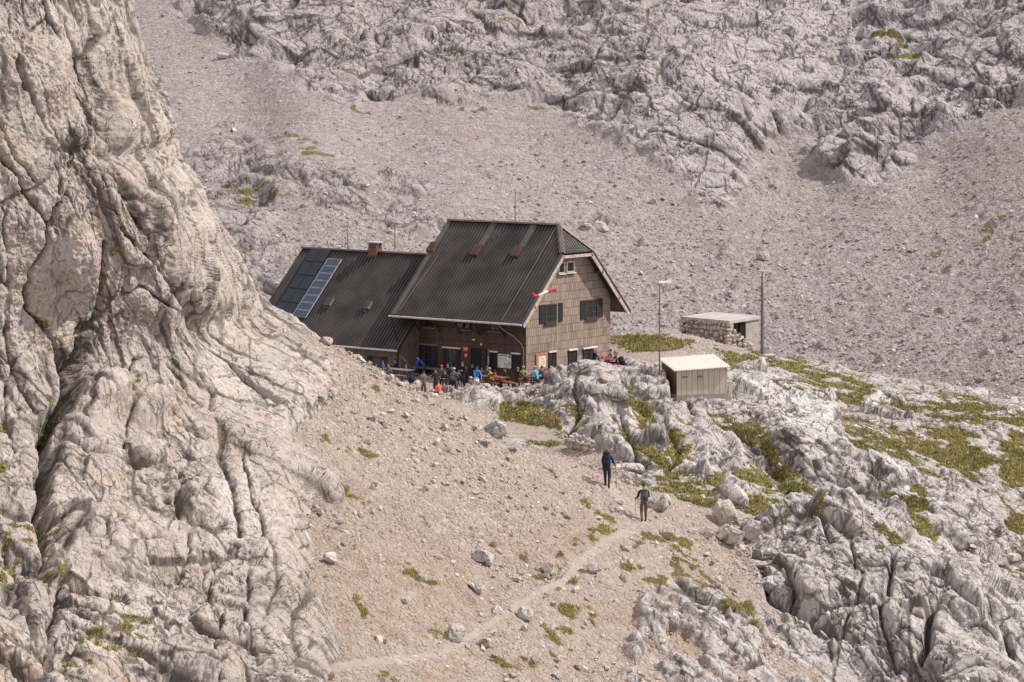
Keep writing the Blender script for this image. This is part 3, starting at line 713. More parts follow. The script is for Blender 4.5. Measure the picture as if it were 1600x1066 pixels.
# ------------------------------------------------------------------ loose stones, turf, path
rs = np.random.RandomState(5)
def hulls(n, k=13, seed=3):
    r = np.random.RandomState(seed); out = []
    for i in range(n):
        p = r.normal(size=(k, 3)); p /= np.linalg.norm(p, axis=1, keepdims=True)
        p *= r.uniform(.8, 1.0, (k, 1)); p *= np.array([1, r.uniform(.65, .95), r.uniform(.45, .8)])
        bm = bmesh.new(); [bm.verts.new(v) for v in p]
        bmesh.ops.convex_hull(bm, input=bm.verts[:]); bmesh.ops.triangulate(bm, faces=bm.faces[:])
        lv = [v for v in bm.verts if v.link_faces]; ix = {v: a for a, v in enumerate(lv)}
        out.append((np.array([v.co[:] for v in lv]), np.array([[ix[v] for v in f.verts] for f in bm.faces]))); bm.free()
    return out
HULLS = hulls(14)
def rotmats(n, r, tilt=1.0):
    a = r.uniform(0, 2*math.pi, n); b = r.normal(0, .5*tilt, n); c = r.normal(0, .5*tilt, n)
    ca, sa, cb, sb, cc, sc = np.cos(a), np.sin(a), np.cos(b), np.sin(b), np.cos(c), np.sin(c)
    Rz = np.stack([np.stack([ca,-sa,0*a],1), np.stack([sa,ca,0*a],1), np.stack([0*a,0*a,1+0*a],1)],1)
    Rx = np.stack([np.stack([1+0*a,0*a,0*a],1), np.stack([0*a,cb,-sb],1), np.stack([0*a,sb,cb],1)],1)
    Ry = np.stack([np.stack([cc,0*a,sc],1), np.stack([0*a,1+0*a,0*a],1), np.stack([-sc,0*a,cc],1)],1)
    return Rz @ Rx @ Ry
def scatter(name, pos, size, material, label, category, r, tilt=1.0, sink=.25):
    V = []; T = []; A = []; off = 0; which = r.randint(0, len(HULLS), len(pos))
    for k, (hv, hf) in enumerate(HULLS):
        m = which == k; n = m.sum()
        if not n: continue
        R = rotmats(n, r, tilt)
        v = np.einsum('nij,kj->nki', R, hv)*size[m][:,None,None]*.5
        v = v+pos[m][:,None,:]+np.array([0,0,1])*(size[m]*(.5-sink)*.5)[:,None,None]
        nv = len(hv)
        V.append(v.reshape(-1, 3)); T.append((hf[None]+(np.arange(n)*nv)[:,None,None]).reshape(-1, 3)+off)
        c = r.uniform(0, 1, (n, 4)); A.append(np.repeat(c, nv, 0)); off += n*nv
    return raw_mesh(name, np.concatenate(V), np.concatenate(T), {'tone': np.concatenate(A)}, material, False, 'stuff', label, category)
def stone_mat(name, S=1.0, tint=(1,1,1), warm=.3, dk=.45):
    m, nt, b = new_mat(name); t = NT(nt); p = t.pos()
    at = t.n('ShaderNodeAttribute', attribute_name='tone'); sp = t.n('ShaderNodeSeparateColor'); t.link(at.outputs['Color'], sp.inputs[0])
    a, b2, c2 = sp.outputs
    col = t.mix(a, tuple(x*.72*y for x, y in zip(SCREE_A, tint)), tuple(x*1.38*y for x, y in zip(SCREE_A, tint)))
    col = t.mix(t.math('MULTIPLY', t.ramp(b2, .55, .95), warm), col, tuple(x*y for x, y in zip((.47, .36, .27), tint)))
    col = t.mix(t.math('MULTIPLY', t.ramp(c2, .90, .97), .8), col, (.64, .62, .59))
    n = t.noise(p, 14/S, 6, .7)
    col = t.mix(t.math('MULTIPLY', t.ramp(n, .50, .70), dk), col, (.19, .165, .145))
    t.link(col, b.inputs['Base Color']); b.inputs['Roughness'].default_value = .92
    t.link(t.bump(n, .6, .05*S), b.inputs['Normal'])
    return m
M_stone = stone_mat('loose_limestone', 1, (1.06,1.0,.94)); M_stone_far = stone_mat('far_limestone', 3, (.90,.865,.89), .15, .2)
ZN = ZB(Qn); ZA = ZB(np.concatenate([Qn, Qc]))
def pick(w, n, r, Q):
    w = np.clip(w, 0, None); c = np.cumsum(w); return np.searchsorted(c, r.uniform(0, c[-1], n))
ipn = In['ip']; inview = (ipn[:,1] > 470) & (ipn[:,1] < 1100)
Pn_f = fbm(Qn, 3.5, 3, 111)
wS = In['slope']*(1-.88*In['path'])*(1-In['rock'])*(1-.75*In['grass'])*inview*(Qn[:,1] < 122)*(.18+sm(-.15, .25, Pn_f)+.9*sm(-.2,.5,blobs(ipn,[(700,700,220,90,30),(1000,760,60,60,0),(1120,900,60,80,30)])))*(1-.6*mkn[:,3])
ids = pick(wS, 24000, rs, Qn); sz = .045/np.power(rs.uniform(.0055, 1, len(ids)), .50); sz = np.minimum(sz, .60)
scatter('scree_stones', Qn[ids], sz, M_stone, 'pale angular stones strewn over the slope above and below the trail', 'stones', rs)
wB = sm(850, 1000, ipn[:,0])*(1-In['slope'])*(1-In['path']*.9)*(1-In['rock']*.85)*inview*(.04+1.2*sm(.15,.8,blobs(ipn,[(1180,870,60,50,30),(1200,650,50,30,0),(960,745,60,40,30),(1400,680,60,12,10),(1480,780,60,60,20),(1530,850,60,40,0),(1120,860,60,30,30),(1350,670,50,10,0),(1570,860,40,30,0)])))*(1-.7*In['grass'])
ids = pick(wB, 4200, rs, Qn); sz = np.minimum(.07/np.power(rs.uniform(.01, 1, len(ids)), .5), .75)
scatter('rubble', Qn[ids], sz, M_stone, 'pale broken stones lying between the outcrops and in the gullies', 'rubble', rs)
wT = (blobs(ipn, [(770,616,115,12,2),(600,560,110,30,30),(900,688,30,10,20)]) > 0)*(Qn[:,1] > 100)*1.0
ids = pick(wT, 3400, rs, Qn); sz = np.minimum(.09/np.power(rs.uniform(.02, 1, len(ids)), .5), .6)
scatter('terrace_rubble', Qn[ids], sz, M_stone, 'stones heaped along the edge of the hut terrace', 'rubble', rs)
wF = (1-If['rock']*.93)*(If['ip'][:,1] < 690)*(.35+sm(150, 480, If['ip'][:,1]))*(If['ip'][:,0] > 180)
ids = pick(wF, 46000, rs, Qf); sz = np.minimum(.135/np.power(rs.uniform(.012, 1, len(ids)), .40), .95)
scatter('mountain_scree', Qf[ids], sz, M_stone_far, 'grey scree covering the far side of the cirque', 'scree', rs)
# turf tufts
def tufts(name, ids, Q, size, material, label, r, cut=None):
    n = len(ids); K = 7
    base = np.repeat(Q[ids], K, 0)+np.c_[r.normal(0, .05, (n*K, 2)), np.full(n*K, -.01)]
    sz = np.repeat(size, K)*r.uniform(.6, 1.2, n*K)
    a = r.uniform(0, 2*math.pi, n*K); lean = r.uniform(.1, .8, n*K)
    d = np.stack([np.cos(a), np.sin(a), 0*a], 1); s = np.stack([-np.sin(a), np.cos(a), 0*a], 1)
    w = (sz*.16)[:,None]
    v0 = base-s*w; v1 = base+s*w; v2 = base+d*(sz*lean*.5)[:,None]+s*w*.5+np.array([0,0,1])*(sz*.6)[:,None]; v3 = base+d*(sz*lean)[:,None]+np.array([0,0,1])*(sz*(1.1-lean*.6))[:,None]
    V = np.stack([v0, v1, v2, v3], 1).reshape(-1, 3)
    fb = np.arange(n*K)[:,None]*4
    T = np.concatenate([fb+np.array([[0,1,2]]), fb+np.array([[0,2,3]])])
    return raw_mesh(name, V, T, {'tone': np.repeat(r.uniform(0, 1, (n, 4)), K*4, 0)}, material, False, 'stuff', label, 'grass')
def grass_mat():
    m, nt, b = new_mat('turf_blades'); t = NT(nt); p = t.pos()
    at = t.n('ShaderNodeAttribute', attribute_name='tone'); sp = t.n('ShaderNodeSeparateColor'); t.link(at.outputs['Color'], sp.inputs[0])
    g1 = t.noise(p, .5, 5, .6)
    c = t.mix(t.ramp(g1, .4, .6), (.21, .195, .062), (.36, .295, .105)); c = t.mix(t.ramp(sp.outputs[0], .5, .95), c, (.55, .44, .22))
    c = t.mix(t.math('MULTIPLY', t.ramp(sp.outputs[1], .6, .9), .6), c, (.13, .175, .045))
    t.link(c, b.inputs['Base Color']); b.inputs['Roughness'].default_value = .8
    return m
M_turf = grass_mat()
wG = (In['grass'] > .45)*inview*(1-In['path'])*(ipn[:,0] > 440)
ids = pick(wG, 42000, rs, Qn); ids = ids[ZN.vis(ids)]
tufts('grass', ids, Qn, rs.uniform(.08, .20, len(ids))*(1-.5*In['slope'][ids]), M_turf, 'ochre and green alpine grass growing between the outcrops', rs)
wG = (mkc[:,1] > .4)*1.0
ids = pick(wG, 2500, rs, Qc)
tufts('cliff_grass', ids, Qc, rs.uniform(.05, .12, len(ids)), M_turf, 'small cushions of grass in the cracks of the near cliff', rs)
# the trodden trail: its own sheet a few mm above the slope
def path_mat():
    m, nt, b = new_mat('trodden_gravel'); t = NT(nt); p = t.pos()
    n = t.noise(p, 1.2, 6, .65); n2 = t.noise(p, 16, 5, .7); v = t.vor(p, 14, 'F1', 'Color'); vs = t.n('ShaderNodeSeparateColor'); t.link(v, vs.inputs[0])
    c = t.mix(t.ramp(n, .35, .65), (.33, .275, .225), (.285, .23, .185)); c = t.mix(t.math('MULTIPLY', t.ramp(vs.outputs[0], .5, 1), .6), c, (.40, .36, .32))
    c = t.mix(t.math('MULTIPLY', t.ramp(n2, .55, .7), .4), c, (.24, .20, .165))
    t.link(c, b.inputs['Base Color']); b.inputs['Roughness'].default_value = .95
    t.link(t.bump(n2, .6, .04), b.inputs['Normal']); return m
pth = In['path']+2.1*fbm(Qn, .45, 5, 120)-.10
grid_mesh('path', Qn+np.array([0,0,.012]), nrn, ncn, {'mask': mkn}, path_mat(), True, keep=(pth > .55) & (ipn[:,0] > 440), kind='structure')
# ------------------------------------------------------------------ mesh builder for made things
class MB:
    def __init__(s): s.v = []; s.f = []; s.m = []
    def quad(s, *p, m=0):
        i = len(s.v); s.v += [tuple(q) for q in p]; s.f.append(tuple(range(i, i+len(p)))); s.m.append(m); return s
    def hexa(s, b, t, m=0):
        """bottom and top rings of the same length"""
        i = len(s.v); n = len(b); s.v += [tuple(q) for q in b]+[tuple(q) for q in t]
        s.f.append(tuple(i+k for k in reversed(range(n)))); s.f.append(tuple(i+n+k for k in range(n))); s.m += [m, m]
        for k in range(n):
            j = (k+1) % n; s.f.append((i+k, i+j, i+n+j, i+n+k)); s.m.append(m)
        return s
    def box(s, c, d, ax=None, m=0):
        """centre, full dims, axes (three unit vectors)"""
        ax = ax or ((1,0,0),(0,1,0),(0,0,1)); c = Vector(c); a, b, e = [Vector(x)*(k/2) for x, k in zip(ax, d)]
        B = [c-a-b-e, c+a-b-e, c+a+b-e, c-a+b-e]; return s.hexa(B, [q+e*2 for q in B], m)
    def tube(s, pts, r, n=8, m=0, cap=True):
        pts = [Vector(p) for p in pts]; rr = r if isinstance(r, (list, tuple)) else [r]*len(pts); i0 = len(s.v)
        for k, p in enumerate(pts):
            d = (pts[min(k+1, len(pts)-1)]-pts[max(k-1, 0)]).normalized()
            a = d.cross(Vector((0,0,1)) if abs(d.z) < .95 else Vector((1,0,0))).normalized(); b = d.cross(a)
            for j in range(n):
                t_ = 2*math.pi*j/n; s.v.append(tuple(p+(a*math.cos(t_)+b*math.sin(t_))*rr[k]))
        for k in range(len(pts)-1):
            for j in range(n):
                a = i0+k*n+j; b = i0+k*n+(j+1) % n; s.f.append((a, b, b+n, a+n)); s.m.append(m)
        if cap:
            s.f.append(tuple(i0+j for j in reversed(range(n)))); s.f.append(tuple(i0+(len(pts)-1)*n+j for j in range(n))); s.m += [m, m]
        return s
    def ball(s, c, r, n=8, k=6, m=0):
        c = Vector(c); r = r if isinstance(r, (list, tuple)) else (r, r, r); i0 = len(s.v)
        for a in range(k+1):
            ph = math.pi*a/k
            for b in range(n):
                th = 2*math.pi*b/n; s.v.append((c.x+r[0]*math.sin(ph)*math.cos(th), c.y+r[1]*math.sin(ph)*math.sin(th), c.z+r[2]*math.cos(ph)))
        for a in range(k):
            for b in range(n):
                p = i0+a*n+b; q = i0+a*n+(b+1) % n; s.f.append((p, p+n, q+n, q)); s.m.append(m)
        return s
    def build(s, name, mats, parent=None, smooth=False, bevel=0):
        org = Vector(parent_loc(parent)) if parent else Vector((0,0,0))
        me = bpy.data.meshes.new(name); me.from_pydata([Vector(v)-org for v in s.v], [], s.f)
        for mt in (mats if isinstance(mats, (list, tuple)) else [mats]): me.materials.append(mt)
        me.polygons.foreach_set('material_index', s.m)
        if smooth: me.polygons.foreach_set('use_smooth', [True]*len(s.f))
        uv = me.uv_layers.new(name='uv')
        bm = bmesh.new(); bm.from_mesh(me); bmesh.ops.recalc_face_normals(bm, faces=bm.faces[:])
        if bevel: bmesh.ops.bevel(bm, geom=bm.edges[:], offset=bevel, segments=2, affect='EDGES')
        L = bm.loops.layers.uv.active
        for f in bm.faces:
            n = f.normal
            if abs(n.z) < .93: tx = Vector((-n.y, n.x, 0)).normalized(); ty = n.cross(tx)*-1; ty = ty if ty.z > 0 else -ty
            else: tx, ty = Vector((1,0,0)), Vector((0,1,0))
            for l in f.loops:
                w = l.vert.co+org; l[L].uv = (w.dot(tx), w.dot(ty))
        bm.to_mesh(me); bm.free()
        o = bpy.data.objects.new(name, me); COL.objects.link(o)
        if parent: o.parent = parent
        return o
def parent_loc(o):
    p = Vector(o.location)
    while o.parent: o = o.parent; p = p+Vector(o.location)
    return p
def thing(name, label, cat, loc, group=None):
    o = bpy.data.objects.new(name, None); COL.objects.link(o); o.location = loc; o.empty_display_size = .2
    o['label'] = label; o['category'] = cat
    if group: o['group'] = group
    return o
def tag(o, label, cat, group=None):
    o['label'] = label; o['category'] = cat
    if group: o['group'] = group
    return o
def copy_tree(o, loc=None, rz=None, label=None, parent=None):
    c = o.copy(); COL.objects.link(c)
    if parent is not None: c.parent = parent
    if loc is not None: c.location = loc
    if rz is not None: c.rotation_euler = (0, 0, rz)
    if label: c['label'] = label
    for ch in list(o.children): copy_tree(ch, parent=c)
    return c
U3 = Vector((UX, UY, 0)); W3 = Vector((WX, WY, 0)); Z3 = Vector((0,0,1)); HO = Vector((C0[0], C0[1], 0))
def HV(u, w, z): return HO+U3*u+W3*w+Z3*z
def ray_plane(px, py, p0, n):
    d = Vector(W(px, py, 100.))-Vector((0,0,CZ)); o = Vector((0,0,CZ)); n = Vector(n)
    return o+d*((Vector(p0)-o).dot(n)/d.dot(n))
def uw(p): q = p-HO; return q.dot(U3), q.dot(W3), q.z

m_roof = mat('dark_brown_sheet_metal', (.062,.054,.050), .45, .35, .35, .5, spec=.4)
m_flash = mat('plain_brown_flashing', (.115,.090,.084), .5, .3, .15, 1.)
m_gut = mat('weathered_gutter', (.50,.46,.43), .5, .3)
m_board = mat('pale_verge_board', (.44,.36,.29), .8, var=.3, scale=5)
m_dkwood = mat('dark_timber', (.075,.056,.044), .85, var=.35, scale=6)
m_shut = mat('dark_green_shutter', (.022,.026,.026), .7)
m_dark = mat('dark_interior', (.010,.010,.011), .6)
m_white = mat('weathered_white', (.62,.60,.57), .7)
m_red = mat('red_sign', (.42,.03,.025), .6)
m_orange = mat('orange_varnished_wood', (.42,.18,.08), .7)
m_brick = mat('chimney_brick', (.17,.080,.056), .85, var=.4, scale=9)
m_conc = mat('concrete', (.34,.30,.265), .9, var=.22, scale=2.2, bump=.5, bscale=18)
m_concl = mat('pale_concrete', (.43,.38,.34), .9, var=.15, scale=1.2, bump=.4)
m_glass, _n, _b = new_mat('window_glass'); _b.inputs['Base Color'].default_value = (.02,.025,.03,1); _b.inputs['Roughness'].default_value = .08; _b.inputs['Specular IOR Level'].default_value = .6
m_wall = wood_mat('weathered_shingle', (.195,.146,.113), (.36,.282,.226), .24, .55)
m_wallf = wood_mat('shaded_shingle', (.070,.046,.034), (.115,.078,.057), .24, .9, stain=.5)  # gable shingle again, the front wall's shade put into darker colours
m_boards = wood_mat('pale_vertical_boards', (.155,.115,.085), (.25,.19,.14), .16, 40.)
m_steel = mat('dull_steel', (.30,.28,.27), .5, .4)
m_pole = mat('grey_pole', (.17,.155,.145), .7, .2)
m_bench = mat('red_brown_bench', (.20,.075,.055), .7, var=.25, scale=8)
m_bench2 = mat('grey_worn_bench', (.20,.165,.14), .85, var=.25, scale=8)

hut = thing('mountain_hut', 'large alpine hut with brown shingle walls and steep dark ribbed metal roofs', 'mountain hut', HO)
EZ = 4.32; RW = 4.75; UL = 10.6; GO = .73; RU = .85; WH = 9.5
def rz(w): return EZ+1.4+(w if w <= RW else 2*RW-w)
# walls: front, gable, back, left gable
mb = MB()
prof = [(0,-1.2),(0,EZ+1.3),(RW-.75-1.0,0),(WH,EZ+1.3),(WH,-1.2)]
gw = 3.0-.15
ring = [(0,-1.2),(0,rz(0)-.12),(gw,rz(gw)-.12),(WH-gw,rz(gw)-.12),(WH,rz(0)-.12),(WH,-1.2)]
mb.quad(*[HV(0, w, z) for w, z in ring])
mb.quad(*[HV(9.6, w, z) for w, z in ring]); mb.quad(HV(0,WH,-1.2), HV(9.6,WH,-1.2), HV(9.6,WH,rz(0)-.12), HV(0,WH,rz(0)-.12))
mb.quad(HV(0,gw,rz(gw)-.12), HV(9.6,gw,rz(gw)-.12), HV(9.6,WH-gw,rz(gw)-.12), HV(0,WH-gw,rz(gw)-.12))
mb.build('wall', m_wall, hut)
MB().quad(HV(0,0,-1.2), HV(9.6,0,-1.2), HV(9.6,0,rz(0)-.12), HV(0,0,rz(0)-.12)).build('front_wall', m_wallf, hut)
# roof: slabs and standing seams
roof_m = MB()
def slab(pts, th=.14, m=0, mbx=None):
    n = (Vector(pts[1])-Vector(pts[0])).cross(Vector(pts[2])-Vector(pts[0])).normalized()
    if n.z < 0: n = -n
    (mbx or roof_m).hexa([Vector(p)-n*th for p in pts], [Vector(p) for p in pts], m)
front = [HV(-GO,-1.4,EZ), HV(UL,-1.4,EZ), HV(UL,RW,rz(RW)), HV(RU,RW,rz(RW)), HV(-GO,3.0,rz(3.0))]
back = [HV(-GO,WH+1.4,EZ), HV(UL,WH+1.4,EZ), HV(UL,RW,rz(RW)), HV(RU,RW,rz(RW)), HV(-GO,WH-3.0,rz(3.0))]
hip = [HV(-GO,3.0,rz(3.0)), HV(-GO,WH-3.0,rz(3.0)), HV(RU,RW,rz(RW))]
slab(front); slab(back); slab(hip)
def rib(a, b, n, w=.09, h=.075, mbx=None):
    a, b = Vector(a), Vector(b); d = (b-a).normalized(); s_ = d.cross(n).normalized()*(w/2)
    (mbx or roof_m).hexa([a-s_, a+s_, b+s_, b-s_], [a-s_*.5+n*h, a+s_*.5+n*h, b+s_*.5+n*h, b-s_*.5+n*h])
nf = (W3*-1+Z3).normalized(); nb = (W3+Z3).normalized()
u = -GO+.05
while u < UL:
    wt = RW if u > RU else 3.0+(u+GO)/(RU+GO)*(RW-3.0)
    rib(HV(u,-1.4,EZ), HV(u,wt,rz(wt)), nf)
    rib(HV(u,WH+1.4,EZ), HV(u,WH-wt if wt < RW else RW,rz(wt)), nb); u += .27
nh = (Vector(hip[1])-Vector(hip[0])).cross(Vector(hip[2])-Vector(hip[0])).normalized(); nh = nh if nh.z > 0 else -nh
for k in range(1, 13):
    w = 3.0+(WH-6.0)*k/13; f_ = 1-abs(w-RW)/(RW-3.0)
    rib(HV(-GO,w,rz(3.0)), Vector(HV(-GO,w,rz(3.0))).lerp(HV(-GO+(RU+GO)*f_, w, rz(3.0)+(rz(RW)-rz(3.0))*f_), .97), nh, .07, .05)
roof = roof_m.build('roof', m_roof, hut)
fl = MB()
def strip(a, b, n, w, h=.09): rib(a, b, n, w, h, fl)
strip(HV(UL-.22,-1.4,EZ), HV(UL-.22,RW,rz(RW)), nf, .5)
strip(HV(RU,RW,rz(RW)+.02), HV(UL,RW,rz(RW)+.02), Z3, .42, .10)
strip(Vector(HV(-GO,3.0,rz(3.0))), Vector(HV(RU,RW,rz(RW))), (nf+nh).normalized(), .42, .10)
strip(Vector(HV(-GO,WH-3.0,rz(3.0))), Vector(HV(RU,RW,rz(RW))), (nb+nh).normalized(), .42, .10)
P0f = HV(0,-1.4,EZ)
skl = []
for (px, py) in ((745,393),(808,395),(676.5,388)):
    su, sw, sz_ = uw(ray_plane(px, py, P0f, nf)); skl.append((su, sw))
    if px > 700: strip(HV(su-.05, sw+.35, rz(sw+.35)), HV(su-.05, RW, rz(RW)), nf, .62, .085)
fl.build('roof_flashing', m_flash, roof)
ax_f = (tuple(U3), tuple((W3+Z3).normalized()), tuple(nf))
for su, sw in skl:
    c = HV(su, sw, rz(sw))
    sk = MB().box(Vector(c)+nf*.10, (.62,.85,.22), ax_f).build('skylight', mat('skylight_frame', (.13,.055,.035), .7), hut)
    MB().box(Vector(c)+nf*.215, (.44,.62,.02), ax_f).build('pane', m_glass, sk)
# verge and hip boards, soffit struts
vb = MB()
for (a, b) in ((HV(-GO,-1.4,EZ), HV(-GO,3.0,rz(3.0))), (HV(-GO,WH+1.4,EZ), HV(-GO,WH-3.0,rz(3.0)))):
    a, b = Vector(a), Vector(b); n_ = (nf if a.dot(W3) < b.dot(W3) else nb)
    vb.hexa([a-n_*.16-U3*.02, b-n_*.16-U3*.02, b-n_*.16+U3*.05, a-n_*.16+U3*.05], [p for p in (a-n_*.40-U3*.02, b-n_*.40-U3*.02, b-n_*.40+U3*.05, a-n_*.40+U3*.05)])
a, b = Vector(hip[0])-Z3*.16, Vector(hip[1])-Z3*.16
vb.hexa([a-U3*.02, b-U3*.02, b+U3*.05, a+U3*.05], [a-U3*.02-Z3*.2, b-U3*.02-Z3*.2, b+U3*.05-Z3*.2, a+U3*.05-Z3*.2])
vb.build('verge_board', m_board, hut)
for w in (0.0, WH, WH-1.9):
    MB().box(HV(-.35, w, rz(w)-.42), (.8,.16,.2), (tuple(U3),tuple(W3),(0,0,1))).build('purlin', m_dkwood, hut)
for u in (1.8, 3.9, 5.6, 7.4, 9.2):
    MB().hexa([HV(u-.07,-.12,3.2),HV(u+.07,-.12,3.2),HV(u+.07,.0,3.2),HV(u-.07,.0,3.2)],[HV(u-.07,-1.0,4.3),HV(u+.07,-1.0,4.3),HV(u+.07,-.8,4.3),HV(u-.07,-.8,4.3)]).build('eave_strut', m_dkwood, hut)
MB().tube([HV(-GO-.02,-1.5,EZ-.06), HV(UL+.05,-1.5,EZ-.10)], .075).build('gutter', m_gut, hut)
MB().tube([HV(-GO-.02,WH+1.5,EZ-.06), HV(UL,WH+1.5,EZ-.10)], .075).build('gutter', m_gut, hut)
# downpipe at the left corner and cable at the right corner
MB().tube([HV(UL-.1,-1.5,EZ-.12), HV(9.9,-1.9,3.6), HV(9.4,-2.1,2.7), HV(9.3,-2.15,2.0), HV(9.3,-2.15,.0)], .06).build('downpipe', m_dark, hut)
MB().tube([HV(1.3,-1.45,EZ-.1), HV(1.25,-.7,3.7), HV(1.0,-.05,3.3), HV(.35,-.05,2.85), HV(.16,-.05,2.5), HV(.16,-.05,.0)], .025).build('cable', m_gut, hut)
cd = MB(); q0 = ray_plane(868,356,P0f+nf*.1,nf); q1 = ray_plane(784,500,P0f+nf*.1,nf); cd.tube([q0,q1], .014, 6)
q0 = ray_plane(684,400,P0f+nf*.1,nf); q1 = ray_plane(620,490,P0f+nf*.1,nf); cd.tube([q0,q1], .014, 6)
cd.tube([HV(RU,RW,rz(RW)+.2), HV(UL,RW,rz(RW)+.2)], .014, 6)
cd.build('lightning_conductor', mat('dull_wire', (.22,.205,.195), .6), hut)
def rod(px, D, y0, y1, p=hut):
    a = Vector(W(px, y0, D)); b = Vector(W(px, y1, D)); MB().tube([a-Z3*.3, b], [.04,.024], 6).build('lightning_rod', m_pole, p)
rod(805, 175.5, 350, 296)
# windows
AXG = (tuple(W3), (0,0,1), tuple(-U3)); AXF = (tuple(U3), (0,0,1), tuple(-W3))
def wallrect(px0, py0, px1, py1, gable):
    p0 = HV(0,0,0); n = -U3 if gable else -W3
    a = uw(ray_plane((px0+px1)/2, (py0+py1)/2, p0, n)); l = uw(ray_plane(px0, (py0+py1)/2, p0, n)); r = uw(ray_plane(px1, (py0+py1)/2, p0, n))
    wd_ = abs(l[1]-r[1]) if gable else abs(l[0]-r[0])
    D = ray_plane((px0+px1)/2, py0, p0, n).y
    return (a[1] if gable else a[0]), a[2], wd_, abs(py1-py0)*D/F
def at_wall(s_, z, out, gable): return HV(-out, s_, z) if gable else HV(s_, -out, z)
def window(px0, py0, px1, py1, gable, shutters=True, frame=m_dkwood, sill=m_dkwood, lintel=None, grid=(2,3), closed=False, fw=.07):
    s_, z, w, h = wallrect(px0, py0, px1, py1, gable); AX = AXG if gable else AXF
    iw = w*(.5 if shutters else 1.)
    fr = MB()
    for k in (-1, 1):
        fr.box(at_wall(s_+k*iw/2, z, .03, gable), (fw, h, .10), AX); fr.box(at_wall(s_, z+k*(h/2-fw/2), .03, gable), (iw-fw, fw, .096), AX)
    for k in range(1, grid[0]): fr.box(at_wall(s_-iw/2+iw*k/grid[0], z, .03, gable), (.035, h-2*fw, .05), AX)
    for k in range(1, grid[1]): fr.box(at_wall(s_, z-h/2+h*k/grid[1], .03, gable), (iw-fw, .03, .044), AX)
    o = fr.build('window', frame, hut)
    MB().box(at_wall(s_, z, .012, gable), (iw-.02, h-.02, .03), AX).build('pane', m_shut if closed else m_glass, o)
    MB().box(at_wall(s_, z-h/2-.06, .09, gable), (iw*1.25, .06, .18), AX).build('sill', sill, o)
    if lintel: MB().box(at_wall(s_, z+h/2+.07, .07, gable), (w*1.12, .10, .14), AX).build('lintel', lintel, o)
    if shutters:
        for k in (-1, 1):
            sh = MB().box(at_wall(s_+k*(iw/2+w/8+.03), z, .045, gable), (w/4, h, .045), AX)
            for j in range(6): sh.box(at_wall(s_+k*(iw/2+w/8+.03), z-h/2+h*(j+.5)/6, .075, gable), (w/4-.06, .03, .012), AX)
            sh.build('shutter', m_shut, hut)
    return o
window(843,475,878,504, True); window(907,468,940.5,497, True)
window(872,410,881,427, True, False, m_white, m_white, grid=(1,1)); window(885,408.5,896,425, True, False, m_white, m_white, grid=(1,1))
for r in ((857,551,869,574),(888,548,900,570),(911,545,930,565)): window(*r, True, False, m_shut, m_dkwood, m_white, closed=True)
window(657,540,683,573, False, True, lintel=m_bench2); window(694,545,719,576, False, True, m_dkwood, lintel=m_white)
window(767,551,778,576, False, False, m_shut, m_dkwood, m_white, closed=True); window(801,554,813,576, False, False, m_shut, m_dkwood, m_white, closed=True)
window(713,503,735,514, False, False, m_dkwood, m_bench2, grid=(2,1)); window(664,499,680,511, False, False, m_dkwood, m_bench2, grid=(2,1)); window(766,507,782,517, False, False, m_dkwood, m_bench2, grid=(2,1))
# door, standing open on a dark hall
s_, z, w, h = wallrect(736.5,544,756,592, False)
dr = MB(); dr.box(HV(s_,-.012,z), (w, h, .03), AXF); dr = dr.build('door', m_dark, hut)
fr = MB()
for k in (-1, 1): fr.box(HV(s_+k*(w/2+.05),-.04,z), (.1,h+.1,.10), AXF)
fr.box(HV(s_,-.04,z+h/2+.05), (w,.1,.096), AXF); fr.build('frame', m_dkwood, dr)
MB().box(HV(s_-w/2-.35,-.30,z), (.05,h,.62), (tuple(U3),(0,0,1),tuple(-W3))).build('door_leaf', m_dkwood, dr)
def board(name, r, gable, m, label, cat, th=.03, out=.05, extra=None):
    s_, z, w, h = wallrect(*r, gable); AX = AXG if gable else AXF
    root = thing(name, label, cat, at_wall(s_, z, 0, gable))
    MB().box(at_wall(s_, z, out, gable), (w,h,th), AX).build('board', m, root, bevel=.004)
    if extra: extra(root, s_, z, w, h, AX, gable, out+th/2)
    return root
m_ink = mat('printed_ink', (.12,.11,.12), .7)
def lines(root, s_, z, w, h, AX, g, out, n=6, m=m_ink):
    mb = MB(); r = random.Random(int(w*1000))
    for k in range(n):
        ww = w*r.uniform(.25,.75); mb.box(at_wall(s_+r.uniform(-.08,.08)*w, z+h*(.40-.8*k/n), out+.004, g), (ww, h*.035, .006), AX)
    mb.build('lettering', m, root)
def mapprint(root, s_, z, w, h, AX, g, out):
    mb = MB(); r = random.Random(4)
    mb.box(at_wall(s_+.1*w*(1 if not g else 1), z+h*.40, out+.004, g), (w*.7, h*.05, .006), AX)
    for k in range(16): mb.box(at_wall(s_+r.uniform(-.42,.42)*w, z+h*r.uniform(-.4,.28), out+.004, g), (w*r.uniform(.05,.13), h*r.uniform(.02,.05), .006), AX)
    mb.box(at_wall(s_-.40*w, z+h*.34, out+.005, g), (w*.12, h*.2, .006), AX)
    mb.build('lettering', m_ink, root)
def whiteprint(root, s_, z, w, h, AX, g, out):
    MB().box(at_wall(s_, z+.12*h, out+.004, g), (w*.8,h*.16,.006), AX).build('lettering', m_white, root); MB().box(at_wall(s_, z-.18*h, out+.004, g), (w*.6,h*.10,.006), AX).build('lettering', m_white, root)
board('sign', (724,541,733,549.5), False, m_red, 'upper of the two red signs beside the hut door, with a white stripe of lettering', 'sign', extra=whiteprint)
board('sign', (726,551.5,731.5,559), False, m_red, 'smaller red notice under the red sign left of the hut door', 'sign', extra=whiteprint)
